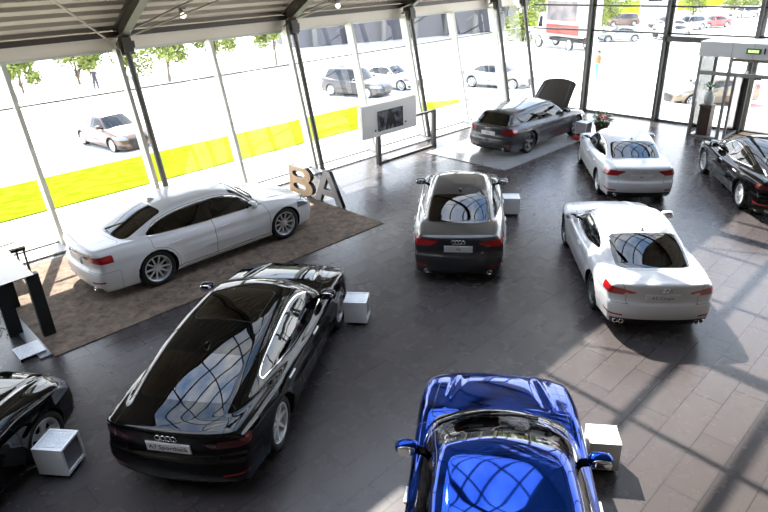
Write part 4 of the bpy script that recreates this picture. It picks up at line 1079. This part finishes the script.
# ------------------------------------------------------------------ outside
GD = [(0, -.02), (2.6, -.02), (7, -.8), (10, -1.2), (40, -2.2), (100, -3.5), (400, -8)]
def gz(x, y):
    d = Vector((x, y, 0)) - KK; a = max(d.dot(UU) - U1, 0); b = max(-d.dot(VV), 0)
    return float(np.interp(math.hypot(a, b), [q[0] for q in GD], [q[1] for q in GD]))
def terrain(name, us_, vs_, mt, dz=0., noise=0.):
    V = []; F = []; n = len(vs_)
    for u in us_:
        for v in vs_:
            p = W(u, v); V.append((p.x, p.y, gz(p.x, p.y) + dz))
    for i in range(len(us_) - 1):
        for j in range(n - 1): F.append((i * n + j + 1, i * n + j, (i + 1) * n + j, (i + 1) * n + j + 1))
    return mesh_obj(name, V, F, mt, smooth=True)
conc = mat('sunlit_concrete', (.66, .65, .62), .8, noise=(.4, (.60, .59, .56), 3))
axis = [-70, -40, -20] + [x * 1.0 for x in range(-14, 16)] + [18, 22, 28, 36, 50, 70, 100, 140, 190, 250]
# hall sits in a cut-out: two sheets around it
terrain('ground', [-160, -80, -40, -25, -12, -6, 0, U1, 5, 6, 7, 7.5, 9, 12, 14.6, 18, 25, 35, 45, 60, 80, 105, 140, 200, 300], [-300, -200, -140, -100, -70, -40, -30, -20, -14, -10, -8.5, -7, -5.5, -4, -2.6, -1, -.12], conc)['kind'] = 'structure'
terrain('ground_east', [U1 + .03, 5, 6, 7.2, 9, 11.6, 14.6, 18, 25, 35, 45, 60, 80, 105, 140, 200, 300], [-.12, 5, 15, 30, 60, 120], conc)['kind'] = 'structure'
grass = mat('lawn_grass', (.096, .140, .003), .9, spec=0., noise=(2.0, (.135, .165, .010), 8))
tag(terrain('lawn_strip', [x * 1.0 for x in range(-40, 5)] + [4.4], [-10.4, -9, -8, -7, -6, -5, -4, -3.3, -2.75], grass, .03), 'bright yellow green lawn strip outside the left glass wall', 'lawn', kind='stuff')
tag(terrain('far_lawn', [62, 70, 80, 90, 100, 120, 150], [-60, -50, -40, -33], grass, .04), 'sunlit far lawn beyond the parked cars', 'lawn', kind='stuff')
m = MB(); m.lathe([(0, .03), (.95, .03), (.97, 0)], 24, Matrix.Translation((17.9, 29.6, gz(17.9, 29.6) + .02))); m.build('trim_9', mat('pink_disc', (.36, .20, .17), .8))['kind'] = 'structure'  # flat pink disc on the ground outside the entrance

# parked cars
def parked(name, S, paint, x, y, hd, label, h=.05, group='cars parked outside', **k):
    return build_car(name, S, paint, (x, y, gz(x, y) - .0), hd, label, 'car', group, h=h, detail=False, trim='black' if 'trim' not in k else k.pop('trim'), **k)
sed = lambda **k: sedan(2.70, .85, .95, 1.80, 1.46, **k)
wag = lambda **k: wagon(2.75, .90, .95, 1.88, 1.66, **k)
parked('parked_sedan', sed(), 'brown', -12.15, 28.05, -41, 'brown sedan parked beyond the lawn left of the leftmost column', h=.035)
parked('parked_suv', wag(), 'grey', -1.2, 38.0, -37, 'dark suv parked beyond the lawn above the screen panel', h=.035)
parked('parked_sedan', sed(), 'white', .9, 40.1, -37, 'white sedan parked just behind the dark suv', h=.04)
parked('parked_sedan', sed(), 'silver', 7.4, 38.4, -37, 'pale silver sedan parked right of the white one outside the glass', h=.045)
parked('parked_sedan', sedan(2.70, .85, .95, 1.80, 1.34), 'tan', 16.6, 31.0, 185, 'low tan sedan outside just left of the entrance', h=.04)
FAR = [('silver', 's', 25.6, 67.6, 175, 'long silver sedan in the lot right of the truck'), ('brown', 'w', 33.5, 88.3, 178, 'brown pickup sized car far behind the silver sedan'), ('white', 's', 34.8, 76.0, 190, 'white sedan far off above the entrance door head'),
       ('silver', 'w', 38.3, 79.3, 200, 'pale estate car far off between white sedan and red car'), ('red', 's', 42.5, 81.5, 195, 'red sedan in the far row above the entrance'), ('white', 's', 31.6, 68.8, 200, 'white sedan partly behind the second gable mullion'),
       ('white', 'w', 55.5, 98.0, 190, 'white estate far off at upper right of the gable'), ('grey', 's', 36.9, 82.6, 200, 'dark grey sedan in the far row behind the white ones')]
for p, s_, x, y, hd, lab in FAR: parked('parked_sedan' if s_ == 's' else 'parked_estate', sed() if s_ == 's' else wag(), p, x, y, hd, lab, h=.075)

# box truck with red and blue graphics
tx, ty = 18.2, 61.6; tk = empty('box_truck', Matrix.Translation((tx, ty, gz(tx, ty))) @ Matrix.Rotation(math.radians(114), 4, 'Z') @ Matrix.Diagonal((1.12, 1.1, 1.38, 1)), label='white box truck with faded red and grey graphics beyond the corner', cat='truck')
m = MB(); m.box((-.7, 0, 2.15), (4.4, 2.2, 2.5)); m.build('cargo_box', mat('truck_white', (.30, .28, .27), .5, spec=.1), tk, bevel=.03)
m = MB(); m.box((-.7, 1.11, 1.35), (4.0, .02, .6)); m.build('red_stripe', mat('faded_red', (.22, .06, .05), .5, spec=.1), tk)
m = MB(); m.box((-.5, 1.11, 2.5), (3.6, .02, 1.2)); m.build('grey_panel', mat('faded_grey', (.10, .10, .11), .5, spec=.1, noise=(1.5, (.2, .17, .16), 4)), tk)
m = MB(); m.box((1.45, 1.12, 3.0), (.35, .02, .35)); m.build('red_logo', mat('faded_red_logo', (.6, .2, .15), .5), tk)
m = MB(); m.prism([(1.6, .55), (3.2, .55), (3.25, 1.25), (2.7, 1.45), (2.45, 2.3), (1.6, 2.35)], -1, 1, Matrix.Rotation(PI / 2, 4, 'X')); cb = m.build('cab', mat('truck_cab_white', (.7, .7, .7), .4), tk, bevel=.05)
m = MB(); m.prism([(2.0, 1.4), (2.55, 1.4), (2.36, 2.1), (2.0, 2.12)], -1.02, 1.02, Matrix.Rotation(PI / 2, 4, 'X')); m.build('cab_window', M['gloss_black'], tk)
m = MB(); m.box((0, 0, .62), (6, .9, .2)); m.build('chassis', M['black'], tk)
for x_, yy in ((2.35, .95), (2.35, -.95), (-1.6, .95), (-1.6, -.95)):
    w_ = add_obj('wheel', wheel_meshes('seven', .42, M['silver'])[0], tk, Matrix.Translation((x_, yy, .42)) @ Matrix.Rotation(-math.copysign(PI / 2, yy), 4, 'X')); add_obj('rim', wheel_meshes('seven', .42, M['silver'])[1], w_)

# trees
leafm = mat('sunlit_leaves', (.18, .23, .05), .8, spec=.1, noise=(1.2, (.30, .34, .11), 3)); bark = mat('bark', (.16, .12, .09), .9)
def tree_meshes(seed, H, R, zb_, n):
    r = random.Random(seed); m = MB(); cs = []
    for _ in range(16):
        a = r.random() * 6.28; q = R * .62 * math.sqrt(r.random()); cs.append((q * math.cos(a), q * math.sin(a), zb_ + (H - zb_) * (.18 + .68 * r.random()), R * r.uniform(.26, .46)))
    for _ in range(n):
        c = r.choice(cs); d = Vector((r.gauss(0, 1), r.gauss(0, 1), r.gauss(0, 1))).normalized(); p = Vector(c[:3]) + d * c[3] * r.random()**.45
        a = Vector((r.gauss(0, 1), r.gauss(0, 1), r.gauss(0, .5))).normalized(); b = a.cross(Vector((r.gauss(0, 1), r.gauss(0, 1), r.gauss(0, 1)))).normalized(); s = r.uniform(.10, .2)
        m.add([p - a * s, p + b * s * .55, p + a * s, p - b * s * .55], [(0, 1, 2, 3)])
    t = MB(); t.tube([(0, 0, -.2), (.05, .02, zb_ * .6), (0, .05, zb_ + .4), (.1, 0, H * .7)], [.13, .10, .08, .03], 8)
    for c in cs[:7]: t.tube([(0, .03, zb_ * .8 + .2), (c[0] * .5, c[1] * .5, (zb_ + c[2]) / 2), c[:3]], [.05, .035, .015], 6)
    o = m.build('foliage', leafm); p = t.build('trunk', bark, smooth=True); out = (o.data, p.data); bpy.data.objects.remove(o); bpy.data.objects.remove(p); return out
TM = [tree_meshes(1, 6.0, 2.4, 1.0, 5200), tree_meshes(2, 5.0, 2.3, .2, 5200), tree_meshes(3, 8.0, 3.8, -.9, 7500)]
TREES = [(-27.5, 49.0, 1, 'leafy tree outside at the far left behind the first pane'), (-24.6, 52.5, 1, 'low leafy tree left of the walking person outside'), (-21.3, 56.0, 2, 'leafy tree outside just right of the walking person'), (-16.4, 50.2, 0, 'thin trunked tree outside beside the leftmost slanted column'), (-13.8, 55.0, 0, 'second thin trunked tree right of the leftmost column'), (-9.0, 58.0, 0, 'small tree far off beyond the third window bay'),
         (16.2, 71, 2, 'bright tree behind the left end of the truck'), (21.0, 73.5, 2, 'bright tree behind the middle of the truck box'), (26.2, 78, 2, 'bright tree behind the right end of the truck'), (31.5, 97, 2, 'bright tree behind the brown pickup sized car'), (37.0, 101, 2, 'bright tree left of the pale block'),
         (52.8, 108, 2, 'bright tree right of the pale block'), (57.5, 101, 2, 'bright tree behind the dark and white far cars'), (60.5, 110, 2, 'bright tree over the red car'), (66, 114, 2, 'bright tree right of the red car'), (71, 116, 2, 'bright tree at the upper right gable edge')]
for i, (x, y, k, lab) in enumerate(TREES):
    t = empty('tree', Matrix.Translation((x, y, gz(x, y))) @ Matrix.Rotation(i * 1.7, 4, 'Z') @ Matrix.Scale(1 + .06 * ((i * 7) % 4), 4), label=lab, cat='tree', group='trees outside')
    add_obj('foliage', TM[k][0], t); add_obj('trunk', TM[k][1], t)

# buildings
b = empty('grey_pavilion', Matrix.Translation((5.5, 80, gz(5, 80))) @ Matrix.Rotation(math.radians(26), 4, 'Z'), label='long grey pavilion with slanted columns far beyond the glass', cat='building')
m = MB(); m.box((0, 5, 4.5), (31, 8, 9)); m.build('wall', mat('pavilion_grey', (.075, .073, .09), .6), b)
m = MB(); m.box((0, 3, 9.2), (33, 12, .5)); m.build('roof', mat('pavilion_roof', (.3, .3, .3), .6), b)
for k in range(7):
    m = MB(); x = -13.5 + k * 4.4; m.tube([(x, .6, 0), (x - .8, -1.6, 8.9)], .35, 10); m.build('slanted_column', M['steel'], b, smooth=True)
for k in range(3):
    m = MB(); x = -11 + k * 9; m.tube([(x, .3, 1.5), (x + 7, -.3, 6)], .12, 6); m.build('brace', M['steel'], b)
b = empty('pale_block', Matrix.Translation((44.5, 103, gz(44.5, 103))) @ Matrix.Rotation(math.radians(-20), 4, 'Z'), label='pale flat roofed block between the bright trees', cat='building')
m = MB(); m.box((0, 0, 3.5), (5, 5, 7)); m.build('wall', mat('pale_block_wall', (.55, .57, .6), .7), b)
m = MB(); m.box((0, 0, 7.1), (5.4, 5.4, .25)); m.build('roof', M['alu'], b)
m = MB(); m.box((-.6, -2.51, 3.2), (2, .04, 1.2)); m.build('window', M['gloss_black'], b)

# people
def person(loc, hd, top, legs, label, stride=.0, arm=.1, hair=None, coat=False):
    root = empty('person', Matrix.Translation(loc) @ Matrix.Rotation(math.radians(hd), 4, 'Z'), label=label, cat='person')
    P = [(0, 0, .95), (0, 0, 1.12), (.01, 0, 1.32), (0, 0, 1.46), (.01, 0, 1.53), (.015, 0, 1.62), (.02, 0, 1.70)]; Rr = [(.135, .17), (.115, .15), (.12, .18), (.07, .10), (.05, .05), (.085, .072), (.075, .065)]
    E = [(i, i + 1) for i in range(6)]
    for s in (1, -1):
        k = len(P); st = stride * s
        P += [(0, s * .09, .90), (st * .45 + .03, s * .10, .50), (st - .02 - max(-st, 0) * .1, s * .10, .09 + max(-st, 0) * .12), (st + .13, s * .11, .035 + max(-st, 0) * .06)]; Rr += [(.095, .095), (.062, .062), (.042, .042), (.035, .045)]
        E += [(0, k), (k, k + 1), (k + 1, k + 2), (k + 2, k + 3)]
        k = len(P)
        P += [(0, s * .20, 1.40), (-st * .3 - .02, s * .25, 1.12), (-st * .6 + arm, s * .24, .88), (-st * .6 + arm + .03, s * .235, .79)]; Rr += [(.055, .055), (.043, .043), (.032, .032), (.04, .02)]
        E += [(3, k), (k, k + 1), (k + 1, k + 2), (k + 2, k + 3)]
    me = bpy.data.meshes.new('body'); me.from_pydata(P, E, []); o = bpy.data.objects.new('body', me); COL.objects.link(o)
    sk = o.modifiers.new('skin', 'SKIN')
    if not me.skin_vertices: me.attributes  # created with the modifier
    if len(me.skin_vertices) == 0:
        bpy.context.view_layer.objects.active = o; bpy.ops.mesh.customdata_skin_add()
    for i, v in enumerate(me.skin_vertices[0].data): v.radius = Rr[i]; v.use_root = i == 0
    sb = o.modifiers.new('sub', 'SUBSURF'); sb.levels = 2; sb.render_levels = 2
    dg = bpy.context.evaluated_depsgraph_get(); nm = bpy.data.meshes.new_from_object(o.evaluated_get(dg)); bpy.data.objects.remove(o)
    nm.materials.clear()
    for q in (M['skin'], mat('garment_top', top, .8), mat('garment_legs', legs, .8), M['blackm']): nm.materials.append(q)
    for p in nm.polygons:
        c = p.center; p.use_smooth = True
        p.material_index = 0 if c.z > 1.49 else 3 if c.z < .085 else 1 if (c.z > .98 or (abs(c.y) > .185 and c.z > .86)) else 0 if (abs(c.y) > .19 and c.z > .7) else (1 if coat and c.z > .5 else 2)
    add_obj('body', nm, root)
    m = MB(); m.ball((-.005, 0, 1.69), (.105, .092, .10), 14, 9); m.ball((-.04, 0, 1.62), (.075, .085, .12), 12, 8); m.build('hair', hair or M['hair'], root, smooth=True)
    m = MB(); m.ball((.105, 0, 1.645), (.022, .014, .022), 8, 6); m.build('nose', M['skin'], root, smooth=True)
    for s in (1, -1): m = MB(); m.ball((.09, s * .03, 1.675), (.012, .012, .009), 8, 6); m.build('eye', M['blackm'], root, smooth=True)
    return root
person((-20.8, 46.9, gz(-20.8, 46.9)), -60, (.03, .03, .035), (.04, .04, .05), 'person in dark clothes walking past the trees outside', .28)
person((14.13, 40.4, gz(14.13, 40.4)), 200, (.55, .14, .07), (.10, .55, .48), 'person in orange red top and turquoise trousers standing outside the gable', .05)
person((17.05, 28.9, gz(17.05, 28.9)), 215, (.6, .55, .5), (.5, .48, .45), 'brown haired person in pale clothes outside the entrance doorway', .05, coat=True)

# ------------------------------------------------------------------ showroom cars
CG = 'showroom cars'
def car(*a, **k): return build_car(*a, group=CG, **k)
exec_cars()

# ------------------------------------------------------------------ light, sky, camera
w = bpy.data.worlds.new('sky'); SC.world = w; w.use_nodes = True; nt = w.node_tree; bg = nt.nodes['Background']; L = nt.links
tc = nt.nodes.new('ShaderNodeTexCoord'); sp = nt.nodes.new('ShaderNodeSeparateXYZ'); L.new(tc.outputs['Generated'], sp.inputs[0])
rp = nt.nodes.new('ShaderNodeValToRGB'); L.new(sp.outputs['Z'], rp.inputs[0])
cr = rp.color_ramp; cr.elements[0].position = 0.0; cr.elements[0].color = (.88, .89, .90, 1); cr.elements[1].position = .9; cr.elements[1].color = (.20, .36, .68, 1); q = cr.elements.new(.25); q.color = (.55, .66, .84, 1)
n = nt.nodes.new('ShaderNodeTexNoise'); n.inputs['Scale'].default_value = 3.2; n.inputs['Detail'].default_value = 7; n.inputs['Roughness'].default_value = .6; L.new(tc.outputs['Generated'], n.inputs['Vector'])
mr = nt.nodes.new('ShaderNodeMapRange'); mr.inputs[1].default_value = .40; mr.inputs[2].default_value = .64; L.new(n.outputs['Fac'], mr.inputs[0])
mx = nt.nodes.new('ShaderNodeMix'); mx.data_type = 'RGBA'; L.new(mr.outputs[0], mx.inputs[0]); L.new(rp.outputs[0], mx.inputs[6]); mx.inputs[7].default_value = (1, 1, 1, 1)
L.new(mx.outputs[2], bg.inputs['Color']); bg.inputs['Strength'].default_value = SKY
sl = bpy.data.lights.new('sun', 'SUN'); sl.energy = SUN; sl.angle = .009; sl.color = (1, .95, .87)
so = bpy.data.objects.new('sun', sl); COL.objects.link(so)
az = (-VV * 1.0 + UU * .38).normalized(); el = math.radians(46)
d = az * math.cos(el) + ZZ * math.sin(el); so.rotation_euler = d.to_track_quat('Z', 'Y').to_euler(); so.location = (0, 20, 30)

c = bpy.data.cameras.new('camera'); co = bpy.data.objects.new('camera', c); COL.objects.link(co)
rr = Vector((0.9991755, -0.01726873, -0.03674375)); uu = Vector((0.04059941, 0.42499378, 0.90428534)); fw = Vector((0, 0.90503154, -0.42534447))
mw = Matrix((rr, uu, -fw)).transposed().to_4x4(); mw.translation = (0, 0, 5.63069); co.matrix_world = mw
c.sensor_width = 36; c.lens = 613.64466759 / 768 * 36; c.clip_end = 1000; SC.camera = co
vs_ = SC.view_settings; vs_.view_transform = 'Standard'; vs_.look = 'None'; vs_.gamma = 1; vs_.use_curve_mapping = False; vs_.exposure = EXPO
SC.cycles.max_bounces = 10; SC.cycles.transparent_max_bounces = 24; SC.cycles.sample_clamp_indirect = 8
SC.cycles.caustics_reflective = False; SC.cycles.caustics_refractive = False; SC.cycles.use_denoising = True
